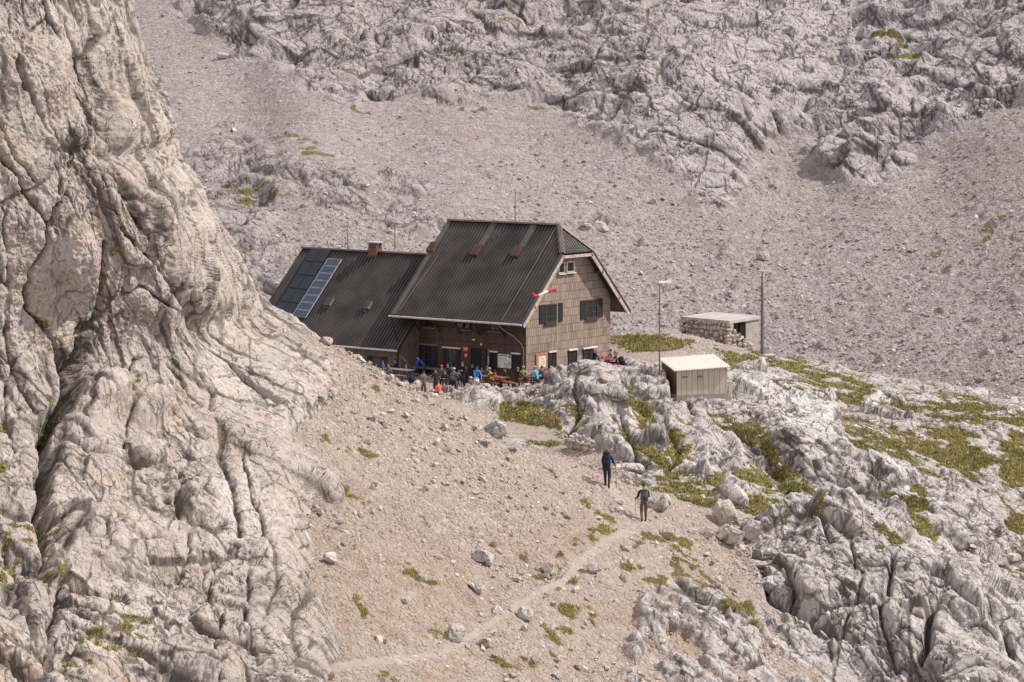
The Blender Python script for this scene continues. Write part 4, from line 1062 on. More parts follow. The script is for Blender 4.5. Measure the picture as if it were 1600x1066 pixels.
board('notice', (756.5,545.5,764.5,553), False, mat('beige_paper', (.40,.34,.29), .8), 'small beige notice high on the wall right of the hut door', 'notice', extra=lines)
board('notice', (757.5,554.5,765,570), False, m_white, 'tall white notice hanging under the beige one right of the door', 'notice', extra=lines)
board('map_board', (778.5,553.5,799.5,575), False, m_white, 'large white map board between two dark shutters on the front wall', 'map board', extra=mapprint)
def paper(root, s_, z, w, h, AX, g, out):
    MB().box(at_wall(s_, z-.02*h, out+.006, g), (w*.62,h*.68,.012), AX).build('paper', m_white, root)
    lines(root, s_, z-.05*h, w*.5, h*.55, AX, g, out+.012, 5)
board('notice_board', (836.5,552,854.5,577), True, m_orange, 'orange framed wooden notice board with a white sheet on the gable wall', 'notice board', .07, extra=paper)
s_, z, w, h = wallrect(741,529,746,532, False)
root = thing('wall_lamp', 'small pale lamp fixed on the front wall above the hut door', 'lamp', HV(s_,0,z)); MB().ball(HV(s_,-.22,z), (.14,.14,.07)).build('lamp_shade', m_white, root, True); MB().tube([HV(s_,0,z+.03), HV(s_,-.2,z+.05)], .02).build('arm', m_pole, root)
s_, z, w, h = wallrect(750,535,755,541, False)
root = thing('emblem', 'round red and white trail emblem on the wall above the door', 'sign', HV(s_,0,z))
MB().tube([HV(s_,-.01,z), HV(s_,-.04,z)], .13, 16).build('disc', m_red, root); MB().tube([HV(s_,-.04,z), HV(s_,-.05,z)], .065, 16).build('disc_centre', m_white, root)

# lower wing
AU0, AU1, AW, AZ, AR, ARZ = 8.9, 23.1, -2.66, 2.1, 3.35, 8.1
def az(w): return AZ+(w-AW)*(ARZ-AZ)/(AR-AW) if w <= AR else ARZ-(w-AR)*(ARZ-AZ)/(AR-AW)
mb = MB(); w0 = -1.9; w1 = 2*AR+1.9
ring = [(w0,-1.2),(w0,az(w0)-.12),(AR,ARZ-.12),(w1,az(w1)-.12),(w1,-1.2)]
mb.quad(*[HV(9.2,w,z) for w, z in ring]); mb.quad(*[HV(22.6,w,z) for w, z in ring])
for w in (w0, w1): mb.quad(HV(9.2,w,-1.2), HV(22.6,w,-1.2), HV(22.6,w,az(w)-.12), HV(9.2,w,az(w)-.12))
mb.build('wing_wall', m_boards, hut)
roof_m = MB(); slab([HV(AU0,AW,AZ), HV(AU1,AW,AZ), HV(AU1,AR,ARZ), HV(AU0,AR,ARZ)]); slab([HV(AU0,2*AR-AW,AZ), HV(AU1,2*AR-AW,AZ), HV(AU1,AR,ARZ), HV(AU0,AR,ARZ)])
naf = ((W3*-1)*(ARZ-AZ)+Z3*(AR-AW)).normalized(); nab = (W3*(ARZ-AZ)+Z3*(AR-AW)).normalized()
u = AU0+.04
while u < AU1:
    rib(HV(u,AW,AZ), HV(u,AR,ARZ), naf); rib(HV(u,2*AR-AW,AZ), HV(u,AR,ARZ), nab); u += .27
wing = roof_m.build('wing_roof', m_roof, hut)
fl = MB(); strip(HV(AU0,AR,ARZ+.02), HV(AU1+.05,AR,ARZ+.02), Z3, .36, .10); fl.build('roof_flashing', m_flash, wing)
MB().tube([HV(AU0-.05,AW-.08,AZ-.05), HV(AU1,AW-.08,AZ-.08)], .07).build('gutter', m_gut, hut)
P0a = HV(10,AW,AZ); ax_a = (tuple(U3), tuple(naf.cross(U3)*-1 if (naf.cross(U3)).z < 0 else naf.cross(U3)), tuple(naf))
for (px, py) in ((516,474),(576,479)):
    c = ray_plane(px, py, P0a, naf)
    sk = MB().box(c+naf*.12, (.5,.62,.2), ax_a).build('skylight', m_pole, hut); MB().box(c+naf*.225, (.42,.54,.02), ax_a).build('pane', m_glass, sk)
    MB().box(c+naf*.06-Vector(ax_a[1])*.5, (.36,.14,.12), ax_a).build('vent', m_roof, sk)
# chimney with an open brick head
cu, cw_, cz_ = uw(Vector(W(619.5, 395, 183.4)))
AXU = (tuple(U3), tuple(W3), (0,0,1))
ch = MB(); cc = HV(cu, AR, 0)
for du in (-.30, .30):
    for dw in (-.22, .22): ch.box(cc+U3*du*1.0+W3*dw+Z3*(ARZ+.48), (.14,.16,.36), AXU)
ch.box(cc+Z3*(ARZ-.05), (.78,.62,.74), AXU); ch.box(cc+Z3*(ARZ+.48), (.42,.28,.34), AXU)
ch = ch.build('chimney', m_brick, hut); MB().box(cc+Z3*(ARZ+.70), (.98,.80,.08), AXU).build('cap', m_concl, ch, bevel=.01)
rod(543.5, 184.5, 392, 343); rod(617, 183.6, 384, 347)
# wing windows near the benches
def wing_rect(px, py): return uw(ray_plane(px, py, HV(10,w0,0), -W3))
for px in (590,):
    u_, _, z_ = wing_rect(px, 566)
    o = MB().box(HV(u_,w0-.03,z_), (.85,.75,.05), AXF).build('window', m_dkwood, hut); MB().box(HV(u_,w0-.06,z_), (.66,.58,.02), AXF).build('pane', m_glass, o)
    for k in (-1,1): MB().box(HV(u_+k*.68,w0-.04,z_), (.42,.8,.04), AXF).build('shutter', m_shut, hut)
# solar panels
m_pv1, nt_, b_ = new_mat('black_solar_cells'); b_.inputs['Roughness'].default_value = .12; b_.inputs['Specular IOR Level'].default_value = .5; b_.inputs['Base Color'].default_value = (.006,.008,.016,1)
def pv_mat(name, base, line, nx, ny):
    m, nt, b = new_mat(name); t = NT(nt); br = t.n('ShaderNodeTexBrick'); t.link(t.n('ShaderNodeUVMap').outputs[0], br.inputs['Vector'])
    br.offset = 0; br.inputs['Scale'].default_value = 1; br.inputs['Brick Width'].default_value = nx; br.inputs['Row Height'].default_value = ny; br.inputs['Mortar Size'].default_value = .006
    br.inputs['Color1'].default_value = (*base,1); br.inputs['Color2'].default_value = tuple(x*1.3 for x in base)+(1,); br.inputs['Mortar'].default_value = (*line,1)
    t.link(br.outputs['Color'], b.inputs['Base Color']); b.inputs['Roughness'].default_value = .22; b.inputs['Specular IOR Level'].default_value = .4; return m
m_pvb = pv_mat('blue_solar_cells', (.028,.040,.065), (.10,.12,.15), .16, .16)
m_pvk = pv_mat('black_cells', (.008,.010,.018), (.018,.02,.028), .17, .17)
m_alu = mat('aluminium_frame', (.55,.56,.58), .4, .6); m_blk = mat('black_frame', (.05,.052,.058), .5, .3)
def pv(c4, name, label, group, cells, frame, fw):
    """c4: four corners on the roof plane"""
    c4 = [Vector(c)+naf*.16 for c in c4]; ctr = sum(c4, Vector())/4
    root = thing(name, label, 'solar panel', ctr, group)
    ins = [c.lerp(ctr, fw) for c in c4]
    MB().hexa([c-naf*.05 for c in c4], [c-naf*.012 for c in c4]).build('frame', frame, root)
    MB().hexa([c-naf*.012 for c in ins], [c+naf*.004 for c in ins]).build('cells', cells, root)
def bil(c, s, t_): return (Vector(c[0]).lerp(c[1], s)).lerp(Vector(c[3]).lerp(c[2], s), t_)
ORD = ['topmost','second','third','fourth','fifth','sixth','seventh','lowest']
cb = [ray_plane(x, y, P0a+naf*.16, naf)-naf*.16 for x, y in ((512,403.4),(534.5,404.8),(477.5,496.5),(455,494.6))]
for k in range(8):
    pv([bil(cb,0,k/8+.004), bil(cb,1,k/8+.004), bil(cb,1,(k+1)/8-.004), bil(cb,0,(k+1)/8-.004)], 'solar_panel', ORD[k]+' of the eight blue panels with bright frames in the single column', 'blue framed solar panels', m_pvb, m_alu, .10)
ck_ = [ray_plane(x, y, P0a+naf*.16, naf)-naf*.16 for x, y in ((487.5,387.5),(518,389.2),(453,496),(424,492))]
for k in range(5):
    for j in range(2):
        for hh in range(1):
            pv([bil(ck_,j/2+.004,k/5+.004), bil(ck_,(j+1)/2-.004,k/5+.004), bil(ck_,(j+1)/2-.004,(k+1)/5-.004), bil(ck_,j/2+.004,(k+1)/5-.004)], 'solar_panel',
               ['topmost','second highest','middle','second lowest','lowest'][k]+' black panel in the '+('left' if j == 0 else 'right')+' column of the dark double array', 'black solar panels', m_pvk, m_blk, .05)

# ------------------------------------------------------------------ white-roofed shed
A = Vector(W(1057.5, 640, 157)); A.z = 0
fx = Vector((.962,.275,0)); fy = Vector((-.275,.962,0)); L_, Dp = 3.3, 2.8
shed = thing('shed', 'small board and concrete shed with a bright white corrugated roof on the rocks', 'shed', A)
def SV(x, y, z): return A+fx*x+fy*y+Z3*z
MB().hexa([SV(0,0,.95),SV(L_,0,.95),SV(L_,Dp,.95),SV(0,Dp,.95)], [SV(0,0,2.42),SV(L_,0,2.55),SV(L_,Dp,2.95),SV(0,Dp,2.9)]).build('wall', wood_mat('grey_shed_boards', (.46,.375,.29), (.58,.49,.395), .36, 30., stain=.25), shed)
MB().hexa([SV(-.012,.03,.95),SV(-.012,Dp-.03,.95),SV(.0,Dp-.03,.95),SV(.0,.03,.95)], [SV(-.012,.03,2.40),SV(-.012,Dp-.03,2.86),SV(0,Dp-.03,2.86),SV(0,.03,2.40)]).build('side_cladding', wood_mat('red_brown_boards', (.12,.055,.035), (.19,.095,.062), .2, 30.), shed)
MB().hexa([SV(-.02,-.02,-1.3),SV(L_+.02,-.02,-1.3),SV(L_+.02,Dp,-1.3),SV(-.02,Dp,-1.3)], [SV(-.02,-.02,.95),SV(L_+.02,-.02,.95),SV(L_+.02,Dp,.95),SV(-.02,Dp,.95)]).build('base', m_conc, shed)
rf = MB(); n_ = 22
for k in range(n_*4):
    x0, x1 = -.2+(L_+.4)*k/(n_*4), -.2+(L_+.4)*(k+1)/(n_*4)
    zz = lambda x, y: 2.50+.04*x+(y/Dp)*.42+.035*math.sin(x/(L_+.4)*n_*2*math.pi)
    rf.quad(SV(x0,-.25,zz(x0,-.25)), SV(x1,-.25,zz(x1,-.25)), SV(x1,Dp+.1,zz(x1,Dp+.1)), SV(x0,Dp+.1,zz(x0,Dp+.1)))
    rf.quad(SV(x0,-.25,zz(x0,-.25)-.02), SV(x1,-.25,zz(x1,-.25)-.02), SV(x1,Dp+.1,zz(x1,Dp+.1)-.02), SV(x0,Dp+.1,zz(x0,Dp+.1)-.02))
rf.build('roof', mat('white_corrugated_sheet', (.82,.79,.70), .5, var=.05), shed)
MB().tube([SV(L_+.25,-.3,2.50), SV(L_+.25,Dp+.2,2.95)], .05).build('gutter', m_pole, shed)
for x in (.52, 1.5):
    MB().box(SV(x,-.015,2.05), (.32,.30,.05), (tuple(fx),tuple(fy),(0,0,1))).build('window', m_pole, shed)
MB().box(SV(2.1,-.35,.05), (1.6,.25,.09), (tuple(fx),tuple(fy),(0,0,1))).build('step', m_bench2, shed)

# ------------------------------------------------------------------ flat-roofed stone store
B = Vector((15.63, 184., 0)); ex = Vector((-3.3,3.5,0)); ey = Vector((2.7,3.9,0))
st = thing('stone_store', 'low store with a flat concrete roof and a rubble stone wall', 'store', B)
def BV(a, b, z): return B+ex*a+ey*b+Z3*z
MB().hexa([BV(0,0,2.78),BV(1.0,0,2.78),BV(1.0,1.0,2.78),BV(0,1.0,2.78)], [BV(0,0,3.0),BV(1.0,0,3.0),BV(1.0,1.0,3.0),BV(0,1.0,3.0)]).build('roof', m_concl, st, bevel=.015)
MB().hexa([BV(.03,.55,.2),BV(.12,.55,.2),BV(.12,.97,.2),BV(.03,.97,.2)], [BV(.03,.55,2.78),BV(.12,.55,2.78),BV(.12,.97,2.78),BV(.03,.97,2.78)]).build('front_wall', m_conc, st)
MB().hexa([BV(.3,.05,.2),BV(.34,.05,.2),BV(.34,.97,.2),BV(.3,.97,.2)], [BV(.3,.05,2.78),BV(.34,.05,2.78),BV(.34,.97,2.78),BV(.3,.97,2.78)]).build('inner_wall', m_conc, st)
MB().hexa([BV(.05,.40,.2),BV(.09,.40,.2),BV(.09,.55,.2),BV(.05,.55,.2)], [BV(.05,.40,2.78),BV(.09,.40,2.78),BV(.09,.55,2.78),BV(.05,.55,2.78)]).build('door', m_dark, st)
MB().hexa([BV(.9,.03,.2),BV(.97,.03,.2),BV(.97,.97,.2),BV(.9,.97,.2)], [BV(.9,.03,2.78),BV(.97,.03,2.78),BV(.97,.97,2.78),BV(.9,.97,2.78)]).build('back_wall', m_conc, st)
def stone_face(name, o, dx, up, nrm, w, h, parent, mt, sz=.42, seed=1, top=None):
    """dry-laid stones standing proud of a mortar core"""
    r = np.random.RandomState(seed); V = []; T = []; off = 0; y = 0
    while y < h:
        hh = sz*r.uniform(.6, .9); x = -.1+r.uniform(0, .3)
        while x < w:
            ww = sz*r.uniform(.6, 1.3)
            if top is None or y < top(x+ww/2):
                hv, hf = HULLS[r.randint(len(HULLS))]
                q = hv*np.array([ww*.60, .20, hh*r.uniform(.75,1.15)])
                c = np.array(o)+np.array(dx)*(x+ww/2)+np.array(up)*(y+hh/2+r.uniform(-.3,.3)*hh)+np.array(nrm)*r.uniform(.02,.08)
                V.append(c+q[:,0:1]*np.array(dx)+q[:,1:2]*np.array(nrm)+q[:,2:3]*np.array(up)); T.append(hf+off); off += len(hv)
            x += ww
        y += hh
    V = np.concatenate(V); V = V-np.array(parent_loc(parent))
    T = np.concatenate(T)
    return raw_mesh(name, V, T, {'tone': r.uniform(0, 1, (len(V), 4))*0+r.uniform(.2,.9)}, mt, False, parent=parent)
M_mas = stone_mat('masonry_stone', .6, (1.12,1.06,.99))
exn = ex.normalized(); nl = Vector((-exn.y*-1, exn.x*-1, 0)); nl = -Vector((ey.x, ey.y, 0)).normalized()
MB().hexa([BV(.0,.03,.0),BV(1,.03,.0),BV(1,.12,.0),BV(.0,.12,.0)], [BV(.0,.03,2.78),BV(1,.03,2.78),BV(1,.12,2.78),BV(.0,.12,2.78)]).build('wall_core', m_conc, st)
stone_face('stone_wall', BV(0,.02,.1), exn, Z3, nl, ex.length, 2.6, st, M_mas, .46, 3)
e2 = (Vector((ey.x, ey.y, 0))*.2+Vector((1,-.35,0))).normalized()
w2 = thing('stone_wall', 'stepped rubble wing wall in front of the flat roofed store', 'wall', BV(-.02,-.05,.5))
stone_face('stones', BV(.05,-.08,.2), e2, Z3, Vector((e2.y,-e2.x,0)), 1.9, 2.1, w2, M_mas, .42, 5, top=lambda x: 2.1-.75*max(0, x-.6))
stone_face('back_stones', BV(.05,.0,.2), e2, Z3, Vector((-e2.y,e2.x,0)), 1.9, 2.0, w2, M_mas, .42, 6, top=lambda x: 2.0-.75*max(0, x-.6))
# dry-stone retaining wall beside the trail
p0 = Vector(ZN.at(882,703)); p1 = Vector(ZN.at(924,706)); d_ = (p1-p0); ln = Vector((d_.x,d_.y,0)).length; dn_ = Vector((d_.x,d_.y,0)).normalized()
w3 = thing('stone_wall', 'short dry stone retaining wall at the bend of the trail behind the walkers', 'wall', p0)
for k in range(2):
    stone_face('stones' if k == 0 else 'back_stones', p0-Z3*.15+Vector((dn_.y*-.28*k, dn_.x*.28*k, 0)), dn_, Z3, Vector((dn_.y,-dn_.x,0)), ln, 1.0, w3, M_mas, .34, 8+k, top=lambda x: .60+.42*x/ln)
def standing(name, label, cat, px, py, D=None):
    D = D or ZN.D(px, py); return thing(name, label, cat, W(px, py, D)), Vector(W(px, py, D)), D
# poles with small wind turbines
def turbine(px, py, ytop, D, label, r0, r1, hubx, blades, thick):
    root = thing('wind_turbine', label, 'wind turbine', W(px, py, D)); a = Vector(W(px, py, D)); b = Vector(W(px, ytop, D))
    MB().tube([a-Z3*.3, a.lerp(b, .80), b], [r0, r0*.75, r1], 10).build('pole', m_pole, root)
    h = b+Z3*.05; ax = Vector((.8,.6,0)) if hubx > 0 else Vector((-.75,.66,0))
    MB().tube([h-ax*.22, h-ax*.1, h+ax*.25, h+ax*.55], [.05,.11,.09,.03], 10).build('nacelle', m_white, root, True)
    MB().hexa([h+ax*.5-Z3*.02+Vector((ax.y,-ax.x,0))*.01, h+ax*.95-Z3*.08+Vector((ax.y,-ax.x,0))*.01, h+ax*.95-Z3*.08, h+ax*.5-Z3*.02], [h+ax*.5+Z3*.10+Vector((ax.y,-ax.x,0))*.01, h+ax*.95+Z3*.26+Vector((ax.y,-ax.x,0))*.01, h+ax*.95+Z3*.26, h+ax*.5+Z3*.10]).build('tail_fin', m_white, root)
    s1 = Vector((ax.y,-ax.x,0)); c = h-ax*.24
    for k in range(3):
        t_ = math.radians(blades+120*k); d = s1*math.cos(t_)+Z3*math.sin(t_); e = s1*-math.sin(t_)+Z3*math.cos(t_)
        MB().hexa([c+d*.06-e*.045, c+d*.06+e*.045, c+d*.06+e*.045+ax*.02, c+d*.06-e*.045+ax*.02], [c+d*.78-e*.015, c+d*.78+e*.02, c+d*.78+e*.02+ax*.008, c+d*.78-e*.015+ax*.008]).build('blade', m_gut, root)
    return root
turbine(1030.5, 590, 443, 158, 'slim pole with a small wind turbine standing beside the white roofed shed', .055, .035, 1, 30, 1)
turbine(1191, 556, 425, 180, 'thick grey pole with a wind turbine beside the flat roofed store', .13, .03, -1, 10, 1)
sl = Vector(W(1191, 556, 180)); tag(MB().box(sl-Z3*.02, (1.7,1.3,.22)).build('foundation_slab', m_concl, None, bevel=.02), 'flat pale concrete slab in the grass around the thick grey pole', 'slab')
# windsock
root = thing('windsock', 'red and white windsock blowing from a thin pale pole before the gable', 'windsock', W(870.5, 577, 163.5))
a = Vector(W(870.5, 577, 163.5)); b = Vector(W(870.5, 449.5, 163.5)); MB().tube([a-Z3*.3, b], [.035,.022], 8).build('pole', m_board, root)
pts = [Vector(W(x, y, D)) for x, y, D in ((869,453,163.5),(863,454,163.5),(856,455.5,163.4),(849,458.5,163.3),(842,462,163.2),(836,463,163.1),(832.5,459,163.1),(831.5,456,163))]
sk = MB(); rr = [.12,.105,.09,.08,.085,.09,.07,.035]
for k in range(7): sk.tube([pts[k], pts[k+1]], [rr[k], rr[k+1]], 10, m=(0,0,1,1,0,0,0)[k], cap=False)
sk.build('sock', [mat('red_cloth', (.62,.045,.035), .7), mat('white_cloth', (.75,.72,.68), .7)], root, True)
# ------------------------------------------------------------------ people
def cloth(name, col): return mat('cloth_'+name, col, .85, var=.22, scale=7., bump=.5, bscale=16.)
m_skin = mat('skin', (.42,.24,.17), .55, var=.06); m_eye = mat('eye', (.03,.02,.02), .3)
def rotx(v, a): c, s = math.cos(a), math.sin(a); return Vector((v[0], v[1]*c-v[2]*s, v[1]*s+v[2]*c))
def pose(kind, lean=0., arms='down', h=1.75, head=0., step=.0):
    """joints in the figure's own frame: x right, y forward, z up"""
    k = h/1.75; J = {}
    if kind == 'sit': hipz, hip = .50, Vector((0,0,.50))
    else: hipz, hip = .94, Vector((0,0,.94))
    def T(x, y, z): return hip+rotx((x, y, z), -lean)
    J['pelvis'] = hip; J['belly'] = T(0,.01,.14); J['chest'] = T(0,.0,.34); J['upper'] = T(0,0,.46); J['neck'] = T(0,.0,.545)
    nk = J['neck']; hl = lean*.55+head
    J['jaw'] = nk+rotx((0,.015,.075), -hl); J['face'] = nk+rotx((0,.022,.145), -hl); J['crown'] = nk+rotx((0,.012,.215), -hl)
    for s, n in ((-1,'L'),(1,'R')):
        J['sh'+n] = T(s*.175,0,.465)
        sh = J['sh'+n]
        a = arms if isinstance(arms, str) else arms[0 if s < 0 else 1]
        if a == 'down': el, wr = (s*.06,-.03,-.29), (s*.07,.03,-.54)
        elif a == 'swing': el, wr = (s*.05,.10,-.27), (s*.04,.28,-.44)
        elif a == 'back': el, wr = (s*.07,-.14,-.25), (s*.06,-.20,-.50)
        elif a == 'pole': el, wr = (s*.10,-.02,-.28), (s*.14,.22,-.36)
        elif a == 'table': el, wr = (s*.08,.16,-.24), (s*-.01,.40,-.22)
        elif a == 'lap': el, wr = (s*.06,.04,-.28), (s*-.02,.26,-.36)
        elif a == 'hold': el, wr = (s*.07,.05,-.28), (s*-.03,.28,-.20)
        elif a == 'face': el, wr = (s*.12,.12,-.22), (s*-.03,.20,.06)
        elif a == 'reach': el, wr = (s*.05,.18,-.24), (s*.02,.36,-.44)
        J['el'+n] = sh+Vector(el); J['wr'+n] = sh+Vector(wr)
        d = (J['wr'+n]-J['el'+n]).normalized(); J['ha'+n] = J['wr'+n]+d*.075
        J['hi'+n] = hip+Vector((s*.095,0,-.02))
        if kind == 'sit': J['kn'+n] = hip+Vector((s*.14,.43,.01)); J['an'+n] = hip+Vector((s*.14,.42,-.40)); fo = Vector((s*.15,.60,-.46))
        elif kind == 'walk':
            q = s*step
            if q > 0: J['kn'+n] = Vector((s*.10,.20*abs(q)+.02,.50)); J['an'+n] = Vector((s*.10,.30*abs(q),.09)); fo = J['an'+n]-hip+Vector((s*.02,.15,-.045))
            else: J['kn'+n] = Vector((s*.10,.02,.49)); J['an'+n] = Vector((s*.10,-.30*abs(q),.15)); fo = J['an'+n]-hip+Vector((s*.02,.13,-.10))
        else: J['kn'+n] = Vector((s*.105,.03,.50)); J['an'+n] = Vector((s*.12,-.01,.09)); fo = Vector((s*.14,.14,.035))-hip
        J['to'+n] = hip+fo
    return {a: Vector(b)*k for a, b in J.items()}, k
BON = [('pelvis','belly'),('belly','chest'),('chest','upper'),('upper','neck'),('neck','jaw'),('jaw','face'),('face','crown')]
for n in 'LR': BON += [('upper','sh'+n),('sh'+n,'el'+n),('el'+n,'wr'+n),('wr'+n,'ha'+n),('pelvis','hi'+n),('hi'+n,'kn'+n),('kn'+n,'an'+n),('an'+n,'to'+n)]
RAD = dict(pelvis=(.155,.115),belly=(.145,.105),chest=(.165,.115),upper=(.145,.10),neck=(.055,.058),jaw=(.062,.070),face=(.076,.092),crown=(.062,.075))
for n in 'LR': RAD.update({'sh'+n:(.070,.070),'el'+n:(.050,.050),'wr'+n:(.033,.030),'ha'+n:(.036,.020),'hi'+n:(.095,.10),'kn'+n:(.068,.070),'an'+n:(.048,.050),'to'+n:(.045,.032)})
def skin_mesh(J, k, fat=1.0):
    names = list(RAD); ix = {n: i for i, n in enumerate(names)}
    me = bpy.data.meshes.new('tmp'); me.from_pydata([J[n] for n in names], [(ix[a], ix[b]) for a, b in BON], [])
    o = bpy.data.objects.new('tmp', me); COL.objects.link(o)
    sk = o.modifiers.new('s', 'SKIN'); sk.use_smooth_shade = True; sk.branch_smoothing = .6
    for n, i in ix.items():
        r = RAD[n]; g = fat if n in ('pelvis','belly','chest','upper') or n[:2] in ('sh','el','hi','kn') else 1
        me.skin_vertices[0].data[i].radius = (r[0]*k*g, r[1]*k*g)
        me.skin_vertices[0].data[i].use_root = (n == 'pelvis')
    sb = o.modifiers.new('b', 'SUBSURF'); sb.levels = 1; sb.render_levels = 1
    dg = bpy.context.evaluated_depsgraph_get(); dg.update()
    m2 = bpy.data.meshes.new_from_object(o.evaluated_get(dg))
    V = [v.co.copy() for v in m2.vertices]; Fc = [tuple(p.vertices) for p in m2.polygons]
    bpy.data.objects.remove(o); bpy.data.meshes.remove(m2)
    return V, Fc
def segd(p, a, b):
    e = b-a; t_ = max(0, min(1, (p-a).dot(e)/max(e.length_squared, 1e-9))); return (p-a-e*t_).length
def figure(label, px, py, D, face, kind='stand', top=(.1,.1,.1), legs=(.06,.06,.07), shoes=(.03,.028,.025), lean=.05, arms='down', h=1.75, sleeves=True, shorts=False,
           hair=(.05,.03,.02), hat=None, head=0., step=1., group='hut guests on the terrace', foot=None, fat=1.06, longhair=False):
    """py = photo row of the head top when foot is None"""
    J, k = pose(kind, lean, arms, h, head, step)
    topz = J['crown'].z+.075*k
    if foot is None: zt = CZ-(py-HY)/F*D; gz = zt-topz
    else: gz = foot
    loc = Vector(((px-800)/F*D, D, gz))
    root = bpy.data.objects.new('person', None)
    V, Fc = skin_mesh(J, k, fat)
    fa = math.radians(face); R = Matrix.Rotation(fa, 4, 'Z')
    tc = 'c%d%d%d' % tuple(int(x*99) for x in top); lc = 'c%d%d%d' % tuple(int(x*99) for x in legs); sc_ = 'c%d%d%d' % tuple(int(x*99) for x in shoes)
    mats = [m_skin, cloth(tc, top), cloth(lc, legs), cloth(sc_, shoes), m_eye]
    mi = []
    reg = {}
    for a, b in BON:
        n = b[:2]
        if b in ('jaw','face','crown'): reg[(a,b)] = 0
        elif b == 'neck': reg[(a,b)] = 1
        elif b in ('belly','chest','upper') or n == 'sh' or n == 'el': reg[(a,b)] = 1
        elif n == 'wr': reg[(a,b)] = 1 if sleeves else 0
        elif n == 'ha': reg[(a,b)] = 0
        elif n in ('hi','kn'): reg[(a,b)] = 2
        elif n == 'an': reg[(a,b)] = 0 if shorts else 2
        else: reg[(a,b)] = 3
    for f in Fc:
        c = sum((V[i] for i in f), Vector())/len(f)
        best = min(BON, key=lambda q: segd(c, J[q[0]], J[q[1]])-.4*RAD[q[1]][0])
        r = reg[best]
        if best == ('pelvis','belly') and c.z < J['pelvis'].z+.03 and kind != 'sit': r = 2
        mi.append(r)
    mb = MB(); mb.v = [tuple(v) for v in V]; mb.f = Fc; mb.m = mi
    # face
    up = (J['crown']-J['jaw']).normalized(); fw = (Vector((0,1,0))-up*up.y).normalized(); rt = fw.cross(up)
    fc = J['face']
    mb.tube([fc+fw*.080*k+up*.012*k, fc+fw*.112*k-up*.022*k, fc+fw*.085*k-up*.030*k], [.009*k,.014*k,.010*k], 6, 0)
    for s in (-1, 1):
        mb.ball(fc+fw*.086*k+rt*s*.032*k+up*.016*k, .010*k, 6, 4, 4); mb.ball(fc+rt*s*.080*k-up*.008*k, (.012*k,.020*k,.030*k), 6, 4, 0)
    mb.tube([fc+fw*.086*k-up*.052*k-rt*.024*k, fc+fw*.090*k-up*.052*k, fc+fw*.086*k-up*.052*k+rt*.024*k], .006*k, 5, 0)
    # hands: palm, four unequal bent fingers and a thumb
    for n, s in (('L',-1),('R',1)):
        d = (J['ha'+n]-J['wr'+n]).normalized(); ref = Vector((0,0,1)) if abs(d.z) < .8 else Vector((0,1,0))
        side = d.cross(ref).normalized(); pn = side.cross(d).normalized()
        if s*side.x > 0: side = -side
        p0 = J['ha'+n]
        for q, L in enumerate((.072,.080,.075,.058)):
            b0 = p0+side*(.027-.018*q)*k+d*.005*k
            mb.tube([b0-d*.02*k, b0+d*L*.45*k-pn*.006*k, b0+d*L*.75*k-pn*.026*k, b0+d*L*.80*k-pn*.050*k], [.0095*k,.009*k,.008*k,.006*k], 6, 0)
        t0 = J['wr'+n]+d*.035*k+side*.022*k
        mb.tube([t0, t0+side*.028*k+d*.022*k-pn*.008*k, t0+side*.030*k+d*.052*k-pn*.022*k], [.013*k,.011*k,.008*k], 6, 0)
    mb.v = [tuple(R @ Vector(v)) for v in mb.v]
    COL.objects.link(root); root.location = loc
    root['label'] = label; root['category'] = 'person'
    if group: root['group'] = group
    def bld(m, nm, mt, smooth=True):
        m.v = [tuple(Vector(v)+loc) for v in m.v]; return m.build(nm, mt, root, smooth)
    bld(mb, 'body', mats)
    # hair and hat
    hb = MB(); cen = J['face']+up*.022*k-fw*.016*k; i0 = 0; nn, kk_ = 12, 6
    for a in range(kk_+1):
        ph = math.radians(108)*a/kk_
        for b in range(nn):
            th = 2*math.pi*b/nn; cut = 1.0-.42*max(0, math.sin(th))*(a/kk_)
            v = cen+up*(.098*k*math.cos(ph*cut))+rt*(.088*k*math.sin(ph*cut)*math.cos(th))+fw*(.103*k*math.sin(ph*cut)*math.sin(th))
            hb.v.append(tuple(v))
    for a in range(kk_):
        for b in range(nn):
            p = a*nn+b; q = a*nn+(b+1) % nn; hb.f.append((p,q,q+nn,p+nn)); hb.m.append(0)
    if longhair: hb.tube([cen-fw*.09*k, cen-fw*.12*k-up*.10*k, cen-fw*.10*k-up*.22*k], [.05*k,.045*k,.02*k], 8)
    hb.v = [tuple(R @ Vector(v)) for v in hb.v]
    hc = 'hair%d%d%d' % tuple(int(x*99) for x in hair); bld(hb, 'hair', mat(hc, hair, .8))
    if hat is not None:
        ht = MB(); hv = Vector
        hcen = cen+up*.012*k
        for a in range(5):
            ph = math.radians(88)*a/4
            for b in range(12):
                th = 2*math.pi*b/12; ht.v.append(tuple(hcen+up*(.106*k*math.cos(ph))+rt*(.097*k*math.sin(ph)*math.cos(th))+fw*(.112*k*math.sin(ph)*math.sin(th))))
        for a in range(4):
            for b in range(12):
                p = a*12+b; q = a*12+(b+1) % 12; ht.f.append((p,q,q+12,p+12)); ht.m.append(0)
        ht.box(hcen+fw*.135*k+up*.004*k, (.13*k,.08*k,.012*k), (tuple(rt),tuple(fw),tuple(up)))
        ht.v = [tuple(R @ Vector(v)) for v in ht.v]
        bld(ht, 'cap', cloth('hat%d%d%d' % tuple(int(x*99) for x in hat), hat))
    return root, J, R, loc, k
